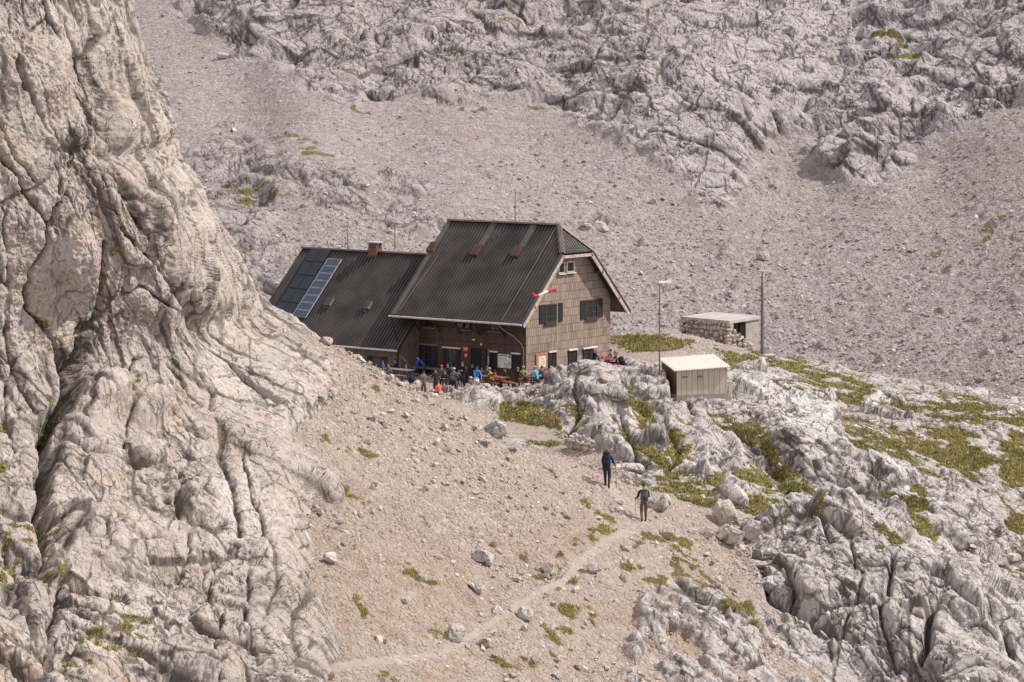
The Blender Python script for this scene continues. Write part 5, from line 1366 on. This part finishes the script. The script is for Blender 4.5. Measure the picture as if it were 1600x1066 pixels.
def backpack(label, loc, R, p, k, col, size=(.30,.20,.52), lid=True, col2=None, straps=None):
    """p: centre in the frame of R"""
    root = thing('backpack', label, 'backpack', loc+R @ Vector(p), None)
    def X(m, nm, mt, sm_=True, bv=0):
        m.v = [tuple(loc+R @ (Vector(v)+Vector(p))) for v in m.v]; return m.build(nm, mt, root, sm_, bv)
    a, b, c = [x*k/2 for x in size]; body = MB()
    lay = [(-1,.75,.70),(-.85,.95,.95),(-.3,1.05,1.1),(.3,1.0,1.0),(.8,.9,.85),(1.0,.6,.6)]; n = 14
    for z, sx, sy in lay:
        for j in range(n):
            t_ = 2*math.pi*j/n; cx, cy = math.cos(t_), math.sin(t_)
            body.v.append((a*sx*math.copysign(abs(cx)**.6, cx), b*sy*math.copysign(abs(cy)**.6, cy), c*z))
    for q in range(len(lay)-1):
        for j in range(n): u_ = q*n+j; v_ = q*n+(j+1) % n; body.f.append((u_,v_,v_+n,u_+n)); body.m.append(0)
    body.f.append(tuple(reversed(range(n)))); body.f.append(tuple((len(lay)-1)*n+j for j in range(n))); body.m += [0,0]
    mc = cloth('bp%d%d%d' % tuple(int(x*99) for x in col), col); X(body, 'body', mc)
    c2 = cloth('bq%d%d%d' % tuple(int(x*99) for x in (col2 or col)), col2 or tuple(x*.6 for x in col))
    if lid: X(MB().ball((0,0,c*.98), (a*.92,b*.95,c*.26), 12, 6), 'lid', c2)
    X(MB().ball((0,-b*.95,-c*.25), (a*.72,b*.40,c*.48), 12, 6), 'pocket', c2)
    for s in (-1,1): X(MB().tube([(s*a*.55,b*.7,c*.85),(s*a*.60,b*1.5,c*.95),(s*a*.62,b*2.2,c*.55),(s*a*.62,b*1.9,-c*.2),(s*a*.7,b*.8,-c*.7)], .022*k, 6), 'strap', c2)
    return root
def trek_pole(label, a, b):
    root = thing('trekking_pole', label, 'trekking pole', b, 'trekking poles of the walkers')
    a, b = Vector(a), Vector(b); d = (b-a).normalized()
    MB().tube([a, b], [.011,.008], 6).build('shaft', m_pole, root); MB().tube([a-d*.06, a+d*.08], [.02,.016], 8).build('grip', m_dark, root)
    MB().tube([b-d*.06, b-d*.05], [.035,.035], 8).build('basket', m_dark, root)
# the two walkers on the trail
dh1 = ZN.D(948,764); dh2 = ZN.D(1006,816)
z1 = W(948,764,dh1)[2]; z2 = W(1006,817,dh2)[2]
r1, J, R, L, k = figure('walker in black with a tall dark blue backpack, further along the trail', 948.5, 0, dh1, -8, 'walk', (.022,.024,.030), (.030,.031,.036), lean=.10, arms=('swing','pole'), h=1.80, foot=z1, step=-1., hair=(.20,.11,.05), group=None, head=.05)
backpack('tall dark blue backpack on the walker in black', L, R, (0,-.23*k,1.22*k), k, (.018,.032,.062), (.36,.26,.74), col2=(.013,.022,.042))
hp = L+R @ J['haR']; trek_pole('trekking pole in the right hand of the walker in black', hp, Vector((hp.x+.05, hp.y+.05, z1)))
r2, J, R, L, k = figure('walker in brown trousers with a grey green backpack, nearer on the trail', 1006, 0, dh2, 4, 'walk', (.030,.032,.036), (.135,.085,.062), lean=.05, arms=('pole','hold'), h=1.76, foot=z2, step=.55, hair=(.060,.032,.018), group=None)
backpack('grey green daypack on the walker in brown trousers', L, R, (0,-.19*k,1.20*k), k, (.085,.112,.100), (.34,.22,.50), col2=(.045,.055,.06))
hp = L+R @ J['haL']; trek_pole('upright trekking pole in the left hand of the walker in brown trousers', hp, Vector((hp.x-.02, hp.y-.02, z2)))
# picnic tables
def picnic(label, px, py, D, rzd, top_m, length=1.9, gz=None):
    x, y, z = W(px, py, D); gz = z-.75 if gz is None else gz
    root = thing('picnic_table', label, 'table', (x, y, gz), 'picnic tables outside the hut'); c, s = math.cos(math.radians(rzd)), math.sin(math.radians(rzd))
    ex_, ey_ = Vector((c,s,0)), Vector((-s,c,0)); o = Vector((x, y, gz)); A3 = (tuple(ex_),tuple(ey_),(0,0,1))
    t_ = MB()
    for k in range(4): t_.box(o+ey_*(-.29+.193*k)+Z3*.74, (length,.18,.045), A3)
    t_.build('tabletop', top_m, root)
    for sd in (-1,1):
        b = MB()
        for k in (-1,1): b.box(o+ey_*(sd*.68+k*.075)+Z3*.44, (length,.135,.04), A3)
        b.build('bench', top_m, root)
        MB().box(o+ex_*sd*length*.36+Z3*.41, (.07,1.5,.07), A3).build('crossbar', top_m, root)
        for k in (-1,1):
            MB().hexa([o+ex_*(sd*length*.36-.05)+ey_*k*.52, o+ex_*(sd*length*.36+.05)+ey_*k*.52, o+ex_*(sd*length*.36+.05)+ey_*k*.60, o+ex_*(sd*length*.36-.05)+ey_*k*.60],
                      [q+Z3*.70-ey_*k*.28 for q in (o+ex_*(sd*length*.36-.05)+ey_*k*.52, o+ex_*(sd*length*.36+.05)+ey_*k*.52, o+ex_*(sd*length*.36+.05)+ey_*k*.60, o+ex_*(sd*length*.36-.05)+ey_*k*.60)]).build('leg', m_dkwood, root)
    return root
ANG = math.degrees(math.atan2(UY, UX))
picnic('grey picnic table at the far left end of the terrace by the low wing', 622, 577, 170.5, ANG, m_bench2, 2.2)
picnic('red brown picnic table below the map board with the mustard jacket at it', 775, 588.5, 166.4, ANG-12, m_bench, 2.0)
picnic('red brown picnic table by the hut corner with four guests round it', 830, 588, 166.4, ANG-42, m_bench, 1.5)
picnic('red table on the high ground right of the gable wall', 949, 560.5, 167.8, ANG-20, mat('red_table', (.30,.09,.07), .7, var=.2), 1.7, 1.3)
def bench(label, px, py, D, rzd, length):
    x, y, z = W(px, py, D); root = thing('bench', label, 'bench', (x,y,z-.45), 'benches outside the hut'); c, s = math.cos(math.radians(rzd)), math.sin(math.radians(rzd))
    ex_, ey_ = Vector((c,s,0)), Vector((-s,c,0)); o = Vector((x,y,z-.45)); A3 = (tuple(ex_),tuple(ey_),(0,0,1))
    MB().box(o+Z3*.44, (length,.34,.05), A3).build('seat', m_bench, root)
    for sd in (-1,1): MB().box(o+ex_*sd*length*.4+Z3*.205, (.08,.30,.42), A3).build('leg', m_dkwood, root)
bench('red brown bench in front of the picnic table with the mustard jacket', 792, 597, 165.4, ANG-12, 1.7)
bench('short bench at the left end of that table, beside the grey seated guest', 744, 598, 164.4, ANG-12, 1.2)
root = thing('bench', 'wide pale wooden bench along the front wall behind the blue jacket', 'bench', HV(8.1,-.6,.3))
MB().box(HV(7.4,-.6,.78), (3.0,.6,.06), AXU).build('seat', m_bench2, root); [MB().box(HV(u_,-.6,.52), (.08,.5,.46), AXU).build('leg', m_dkwood, root) for u_ in (6.1,7.4,8.7)]
# guests.  face: 0 = looking away from the camera, 90 = left, 180 = at the camera, -90 = right
def D_st(py, h=1.75): return (20-.3-h)*4000/(py-132)
G_ = [
 ('guest in a bright blue jacket bending over the bench with walking poles', 663, 556, 171.0, 70, dict(top=(.03,.07,.36), legs=(.05,.05,.055), lean=.85, arms='reach')),
 ('guest in a brown patterned shirt and brown trousers holding both hands to the face', 662, 580, 162.0, 5, dict(top=(.17,.14,.11), legs=(.13,.09,.07), arms='face', head=.2)),
 ('guest with a red neckerchief and pale shouldered dark jacket', 689.5, 570, 164.0, -30, dict(top=(.085,.085,.085), legs=(.04,.035,.035), arms='hold', hat=(.40,.05,.04))),
 ('guest in navy standing in front of the curtained window', 700, 567, 168.0, 160, dict(top=(.025,.030,.055), legs=(.03,.03,.04), arms='down')),
 ('guest in dark green with arms folded, behind the coral jacket', 695.5, 577, 161.5, 150, dict(top=(.030,.038,.030), legs=(.03,.03,.03), arms='hold', longhair=True)),
 ('guest in a grey jacket and pale cap standing with the back to the camera', 709, 574, 162.6, -20, dict(top=(.14,.155,.175), legs=(.022,.022,.026), arms='hold', hat=(.45,.42,.38))),
 ('tall guest all in black standing before the red signs', 723, 564, 166.0, 150, dict(top=(.015,.015,.018), legs=(.014,.014,.016), arms='hold', h=1.86, fat=1.15)),
 ('guest in khaki shorts standing beside the tall one in black', 716.5, 577, 163.5, 0, dict(top=(.03,.032,.04), legs=(.23,.20,.16), shorts=True, arms='down', h=1.66)),
 ('guest in a glowing coral jacket sitting low on the terrace edge', 687, 594, 160.0, 40, dict(kind='sit', top=(.85,.12,.09), legs=(.05,.05,.06), lean=.18, arms='lap', hair=(.12,.06,.03))),
 ('guest in slate grey sitting beside the coral jacket', 694.5, 594.5, 160.4, 20, dict(kind='sit', top=(.12,.13,.15), legs=(.05,.05,.06), lean=.15, arms='lap')),
 ('seated guest in grey with a pale cap and light jeans', 733.5, 588, 161.8, -55, dict(kind='sit', top=(.16,.165,.16), legs=(.30,.34,.40), lean=.15, arms='lap', hat=(.45,.42,.38))),
 ('guest in a light blue jacket packing a white bag', 744, 571, 164.5, 200, dict(top=(.05,.22,.52), legs=(.10,.12,.18), lean=.25, arms='reach', head=.3)),
 ('guest in dark clothes in the doorway', 738, 567, 170.0, 190, dict(top=(.03,.03,.03), legs=(.03,.03,.03))),
 ('guest in a dark grey jacket with the back to the camera under the white notices', 761, 571, 166.8, -15, dict(top=(.085,.09,.095), legs=(.04,.04,.05), arms='hold', hair=(.16,.10,.05))),
 ('guest in purple half hidden right of the door', 753.5, 573, 168.2, 160, dict(top=(.10,.08,.20), legs=(.04,.04,.05), h=1.66, arms='hold')),
 ('guest in a mustard jacket and pink cap hunched over the table', 770, 574, 165.6, 75, dict(kind='sit', top=(.30,.19,.035), legs=(.12,.05,.04), lean=.35, arms='table', hat=(.55,.30,.28), fat=1.15)),
 ('guest in brown behind the mustard jacket', 778, 578, 168.0, 90, dict(kind='sit', top=(.20,.07,.045), legs=(.04,.04,.05), lean=.3, arms='table')),
 ('guest in black sitting with the back to the camera by the hut corner', 808, 573, 166.0, -35, dict(kind='sit', top=(.018,.019,.022), legs=(.10,.09,.085), lean=.12, arms='table', hair=(.22,.15,.08))),
 ('guest in a lime green shirt and maroon trousers facing the camera', 817, 571, 168.2, 195, dict(kind='sit', top=(.32,.36,.09), legs=(.16,.03,.035), lean=.15, arms='table', sleeves=False, hat=(.35,.30,.32))),
 ('guest in a turquoise shirt and pink cap at the corner table', 840, 572, 165.6, 50, dict(kind='sit', top=(.03,.42,.58), legs=(.05,.11,.16), lean=.35, arms='table', sleeves=False, hat=(.60,.42,.40))),
 ('guest in a dark purple top next to the turquoise shirt', 850, 571, 167.0, 55, dict(kind='sit', top=(.075,.065,.085), legs=(.04,.045,.06), lean=.25, arms='table')),
 ('guest in a royal blue shirt leaning on the far left table', 601.5, 562, 171.5, 110, dict(kind='sit', top=(.06,.10,.42), legs=(.05,.05,.06), lean=.25, arms='table', sleeves=False)),
 ('guest in a dark jacket behind the far left table', 622, 560, 172.5, 100, dict(kind='sit', top=(.035,.032,.036), legs=(.04,.04,.05), lean=.35, arms='table')),
 ('guest in pale grey beside the blue shirt at the far left table', 612, 566, 169.8, 120, dict(kind='sit', top=(.12,.14,.18), legs=(.04,.04,.05), lean=.45, arms='table')),
 ('guest in brown at the end of the far left table', 585.5, 567, 170.6, -60, dict(kind='sit', top=(.09,.05,.04), legs=(.04,.04,.05), lean=.1, arms='lap')),
 ('bald guest in black at the red table', 927, 544, 169.4, -70, dict(kind='sit', top=(.016,.016,.019), legs=(.04,.04,.05), lean=.15, arms='table', hair=(.36,.21,.15))),
 ('guest in brown behind the red table', 955.5, 545, 169.6, 100, dict(kind='sit', top=(.12,.07,.06), legs=(.04,.04,.05), lean=.1, arms='table')),
 ('dark dressed guest with loose hair right of the red table', 964, 548, 167.6, 80, dict(kind='sit', top=(.035,.035,.04), legs=(.03,.03,.035), lean=.2, arms='table', hair=(.20,.09,.05), longhair=True)),
 ('short dark haired guest in black between the two window shutters', 706, 571, 168.6, 170, dict(top=(.02,.02,.022), legs=(.02,.02,.022))),
 ('guest in a charcoal hooded jacket left of the red neckerchief', 681, 574, 165.2, 40, dict(top=(.035,.035,.038), legs=(.03,.03,.034), arms='hold')),
 ('guest in dark brown standing close behind the tall one in black', 729, 570, 168.8, 120, dict(top=(.05,.03,.022), legs=(.025,.025,.03), arms='hold')),
 ('guest in black leaning on the wall under the map board', 790, 574, 168.4, 100, dict(kind='sit', top=(.02,.02,.024), legs=(.03,.03,.034), arms='lap')),
 ('dark figure seated on the long wall bench, left of the bending blue jacket', 648, 571, 172.2, 170, dict(kind='sit', top=(.025,.025,.03), legs=(.03,.03,.034), arms='lap')),
]
for lab, px, py, D, fa, kw in G_:
    r_, J, R, L, k = figure(lab, px, py, D, fa, **kw)
    if 'bright blue' in lab:
        hp = L+R @ J['haL']
        for q in (0,1): trek_pole(('front' if q else 'rear')+' one of two walking poles held up by the bending guest in blue', hp+Vector((-.1*q,0,.0)), hp+Vector((-.75-.12*q,.1,.75+.1*q)))
RI = Matrix.Identity(4)
def laidpack(label, px, py, D, col, size=(.34,.26,.50), tilt=.2):
    p = Vector(W(px, py, D)); backpack(label, p, Matrix.Rotation(tilt, 4, 'Y') @ Matrix.Rotation(.6, 4, 'Z'), (0,0,size[2]*.5), 1., col, size)
laidpack('navy backpack leaning under the far left table', 641, 598, 168.5, (.02,.035,.075), (.45,.32,.62), .25)
laidpack('black backpack hanging behind the guest at the red table', 973, 570, 167.0, (.014,.015,.018), (.40,.28,.50), -.3)
laidpack('black rucksack on the ground right of the red table', 980, 579, 166.5, (.02,.02,.025), (.42,.32,.46), -.5)
laidpack('white bag on the bench under the light blue jacket', 744, 600, 163.8, (.60,.60,.62), (.34,.24,.36), .1)
def bottle(label, px, py, D, m, r=.035, h=.24, cat='bottle'):
    root = thing(cat.replace(' ','_'), label, cat, W(px, py, D), 'drinks on the tables'); o = Vector(W(px, py, D))
    MB().tube([o, o+Z3*h*.6, o+Z3*h*.78, o+Z3*h], [r,r,r*.4,r*.38] if cat == 'bottle' else [r*.9,r,r,r*1.02], 10).build('body', m, root, True)
    if cat == 'bottle': MB().tube([o+Z3*h, o+Z3*(h+.02)], r*.45, 8).build('cap', m_white, root)
bottle('clear bottle on the corner table', 827, 587.4, 166.3, m_white); bottle('dark bottle on the corner table beside the clear one', 830.5, 587.6, 166.4, m_dark)
bottle('red mug at the left end of the red table', 941, 559.6, 167.7, m_red, .05, .13, 'mug'); bottle('red mug in the middle of the red table', 947, 559.8, 167.7, m_red, .05, .13, 'mug'); bottle('tall pale mug near the right end of the red table', 952, 560, 167.7, mat('pink_mug', (.55,.22,.20), .5), .05, .17, 'mug')
bottle('light blue bottle standing on the far left table', 634.5, 576.5, 170.2, mat('blue_bottle', (.18,.32,.48), .3), .045, .27)
# ------------------------------------------------------------------ boulders that can be told apart
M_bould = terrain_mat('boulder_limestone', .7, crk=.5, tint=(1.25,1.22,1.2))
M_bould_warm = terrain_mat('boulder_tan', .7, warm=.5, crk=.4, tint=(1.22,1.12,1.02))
def boulder(label, px, py, wpx, hpx, seed=1, m=None, flat=.8, depth=.9, zb=None, kind='boulder', cat='boulder', ang=None, box=False, group=None, sink=.30):
    zb = zb or ZN; D = zb.D(px, min(py+hpx*.45, 1060), 4)
    sx = wpx*.92/F*D/2; sz = hpx*.92/F*D/2; sy = (sx+sz)/2*depth
    r = np.random.RandomState(seed*7+3)
    bm = bmesh.new(); bmesh.ops.create_icosphere(bm, subdivisions=5, radius=1.0)
    v = np.array([q.co[:] for q in bm.verts]); f = np.array([[q.index for q in ff.verts] for ff in bm.faces]); bm.free()
    if box: v = np.sign(v)*np.abs(v)**.35; v /= np.abs(v).max()
    # facets: planes cut the ball
    for _ in range(17):
        n = r.normal(size=3); n /= np.linalg.norm(n); c = r.uniform(.48, .80); d = v @ n-c
        v = v-np.clip(d, 0, None)[:,None]*n*.97
    v = v/np.abs(v).max(0)
    p = v*np.array([sx, sy, sz])
    s = max(sx, sz)
    nr_ = v/np.linalg.norm(v, axis=1, keepdims=True)
    q = p+seed*13.7
    hgt = s*(.05*fbm(q, s*1.1, 4, seed)+.07*fbm(q, s*.3, 4, seed+3, .6, True)+.02*fbm(q, s*.1, 3, seed+5))
    ck = worley(q/(s*.9)+fbm(q, s*.6, 3, seed+8)[:,None]*.5, seed); ckk = np.exp(-(ck[:,0]/.05)**2)
    p = p+nr_*(hgt-s*.05*ckk)[:,None]
    a = r.uniform(-.5, .5) if ang is None else ang
    R = np.array([[math.cos(a),-math.sin(a),0],[math.sin(a),math.cos(a),0],[0,0,1]]); p = p @ R.T
    c = np.array(W(px, py, D)); c[1] += sy*.25
    mask = np.stack([ckk*.5, 0*ckk, 0*ckk, 0*ckk], 1); more = np.stack([0*ckk, ckk*0+r.uniform(0,.5), 0*ckk, 0*ckk], 1)
    o = raw_mesh(kind, p-np.array([0,0,-sz]), f, {'mask': mask, 'more': more}, m or M_bould, True)
    o.location = (c[0], c[1], c[2]-sz-sink*sz)
    tag(o, label, cat, group)
BL = [
 ('white angular boulder just below the middle of the trail', 823,957,32,28,dict(seed=1,m=M_bould)),
 ('pale rounded boulder on the outer edge of the trail', 926,886,32,20,dict(seed=2)),
 ('grey upright boulder above the trail with grass at its foot', 858,886,28,30,dict(seed=3)),
 ('large flat grey boulder half sunk in the scree above the trail', 753,868,42,28,dict(seed=4)),
 ('dark based boulder above the lower trail with a mossy underside', 712,987,42,36,dict(seed=5)),
 ('pale blocky stone uphill of the trail bend, beside grass', 748,919,22,20,dict(seed=6)),
 ('small wedge shaped stone on the uphill edge of the trail', 776,951,22,17,dict(seed=7)),
 ('rounded white stone just below the lower stretch of the trail', 757,1003,26,20,dict(seed=8)),
 ('grey boulder lying at the foot of the near cliff', 516,869,26,26,dict(seed=9)),
 ('flat topped cream block behind the nearer walker', 1026,786,44,28,dict(seed=10,box=True,m=M_bould_warm,ang=.1)),
 ('small boulder touching the flat topped cream block', 1041,779,22,20,dict(seed=11)),
 ('largest tan boulder in the gully right of the trail', 1140,833,56,42,dict(seed=12,m=M_bould_warm)),
 ('tall tan boulder behind the largest one in the gully', 1131,797,52,48,dict(seed=13,m=M_bould_warm)),
 ('white knob of rock above the two tan boulders', 1147,770,50,46,dict(seed=14)),
 ('squarish brown stone wedged right of the tan boulders', 1171,830,30,30,dict(seed=15,m=M_bould_warm)),
 ('flat upper stone of the stacked slabs in the gully', 1183,880,38,15,dict(seed=16)),
 ('lower stone of the stacked slabs in the gully', 1188,893,26,11,dict(seed=17)),
 ('broad grey boulder below the stacked slabs', 1202,908,52,34,dict(seed=18)),
 ('grey boulder alone on the lower slope left of the bedrock slabs', 1051,965,30,34,dict(seed=19)),
 ('tan stone left of the largest tan boulder', 1103,831,24,22,dict(seed=20,m=M_bould_warm)),
 ('long low boulder beside the trail where the dry stone wall ends', 988,724,46,20,dict(seed=61,ang=-.3,sink=.75)),
 ('pointed pale slab on the crest left of the gravel ramp', 772,662,46,40,dict(seed=22,depth=.6,sink=.6)),
 ('long thin slab lying across the scree below the crest', 752,688,42,12,dict(seed=23,ang=-.5)),
 ('tilted flat slab on the scree under the gravel ramp', 800,700,36,14,dict(seed=24,ang=-.5)),
 ('smooth cream boulder on top of the outcrop before the gable', 944,587,30,26,dict(seed=75,m=M_bould_warm,sink=.5)),
 ('pale round boulder right of the red table', 1003,603,28,26,dict(seed=26,m=M_bould)),
 ('small white stone in the grass right of the nearer walker', 1000,765,20,10,dict(seed=27)),
 ('brownish boulder perched on the cliff edge beside the lower wing', 508,530,26,16,dict(seed=28,m=M_bould_warm)),
 ('boulder at the cliff foot just under the crest', 512,612,30,18,dict(seed=29)),
 ('white stone on the slope near the cliff, higher of two', 585,756,16,10,dict(seed=30)),
 ('white stone on the slope near the cliff, lower of two', 592,794,14,10,dict(seed=31)),
 ('small white boulder on the trail edge below the outer bend', 900,920,16,16,dict(seed=32)),
 ('mossy stone low on the bottom slope between grass patches', 871,1054,22,14,dict(seed=33)),
 ('tan slab at the bottom left beside the cliff foot', 510,1052,30,16,dict(seed=34,m=M_bould_warm)),
 ('pale flat boulder in the dip far right of the buttress', 1582,868,30,16,dict(seed=35)),
 ('rounded white stone on the green floor by the right edge', 1585,900,24,12,dict(seed=36)),
 ('block resting on the grass left of the smooth outcrop', 1300,608,22,10,dict(seed=37)),
 ('cream block on the rubble above the lower trail', 632,935,22,16,dict(seed=38,m=M_bould_warm)),
 ('grey boulder on the bottom slope right of the grass mats', 1005,988,28,26,dict(seed=39)),
]
for lab, px, py, w, h, kw in BL: boulder(lab, px, py, w, h, **kw)
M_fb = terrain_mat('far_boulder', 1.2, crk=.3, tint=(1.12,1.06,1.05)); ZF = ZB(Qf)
boulder('big pale boulder standing out on the far scree right of the roof', 936,351,34,22,seed=81,sink=.5,depth=.7,m=M_fb,zb=ZF)
boulder('lower pale boulder touching the big one on the far scree', 916,350,24,14,seed=82,sink=.5,m=M_fb,zb=ZF)
boulder('lone flat boulder high on the far scree above the stone store', 1193,398,24,18,seed=53,m=M_fb,zb=ZF)
boulder('whitish boulder under the far rock wall above the hut roof', 1022,312,16,14,seed=54,m=M_fb,zb=ZF)
boulder('light slab at the foot of the far rock tongue on the left', 348,86,22,14,seed=55,m=M_fb,zb=ZF)
# ------------------------------------------------------------------ camera, sun, sky
cam = bpy.data.cameras.new('camera'); cam.sensor_width = 36; cam.lens = F/1600*36
cam.shift_y = -(533-HY)/1600; cam.clip_start = 1; cam.clip_end = 5000
co = bpy.data.objects.new('camera', cam); COL.objects.link(co)
co.location = (0, 0, CZ); co.rotation_euler = (math.radians(90), 0, 0)
SC.camera = co
SAZ = math.radians(86); SEL = math.radians(48)     # azimuth from +Y towards +X
sdir = Vector((math.sin(SAZ)*math.cos(SEL), math.cos(SAZ)*math.cos(SEL), math.sin(SEL)))
sun = bpy.data.lights.new('sun', 'SUN'); sun.energy = 3.4; sun.angle = math.radians(1.5); sun.color = (1, .94, .875)
so = bpy.data.objects.new('sun', sun); COL.objects.link(so)
so.rotation_euler = sdir.to_track_quat('Z', 'Y').to_euler()
wd = bpy.data.worlds.new('World'); SC.world = wd; wd.use_nodes = True
nt = wd.node_tree; t = NT(nt); bg = nt.nodes['Background']
sky = t.n('ShaderNodeTexSky'); sky.sky_type = 'NISHITA'; sky.sun_disc = False
sky.sun_elevation = SEL; sky.sun_rotation = SAZ; sky.altitude = 2000; sky.dust_density = 2.0
# near-white mottling added over the unseen sky for neutral fill
fill_n = t.noise(t.n('ShaderNodeTexCoord').outputs['Generated'], 2.5, 5, .6)
sky_fill = t.mix(t.ramp(fill_n, .25, .6, .45, .9), sky.outputs[0], (5.45, 5.1, 5.35))
t.link(sky_fill, bg.inputs[0]); bg.inputs[1].default_value = .12
SC.view_settings.view_transform = 'Standard'; SC.view_settings.look = 'None'; SC.view_settings.exposure = 0.50
SC.view_settings.gamma = 1.0
SC.render.resolution_x = 1024; SC.render.resolution_y = 682
SC.cycles.max_bounces = 6; SC.cycles.diffuse_bounces = 3; SC.cycles.glossy_bounces = 2; SC.cycles.use_denoising = True
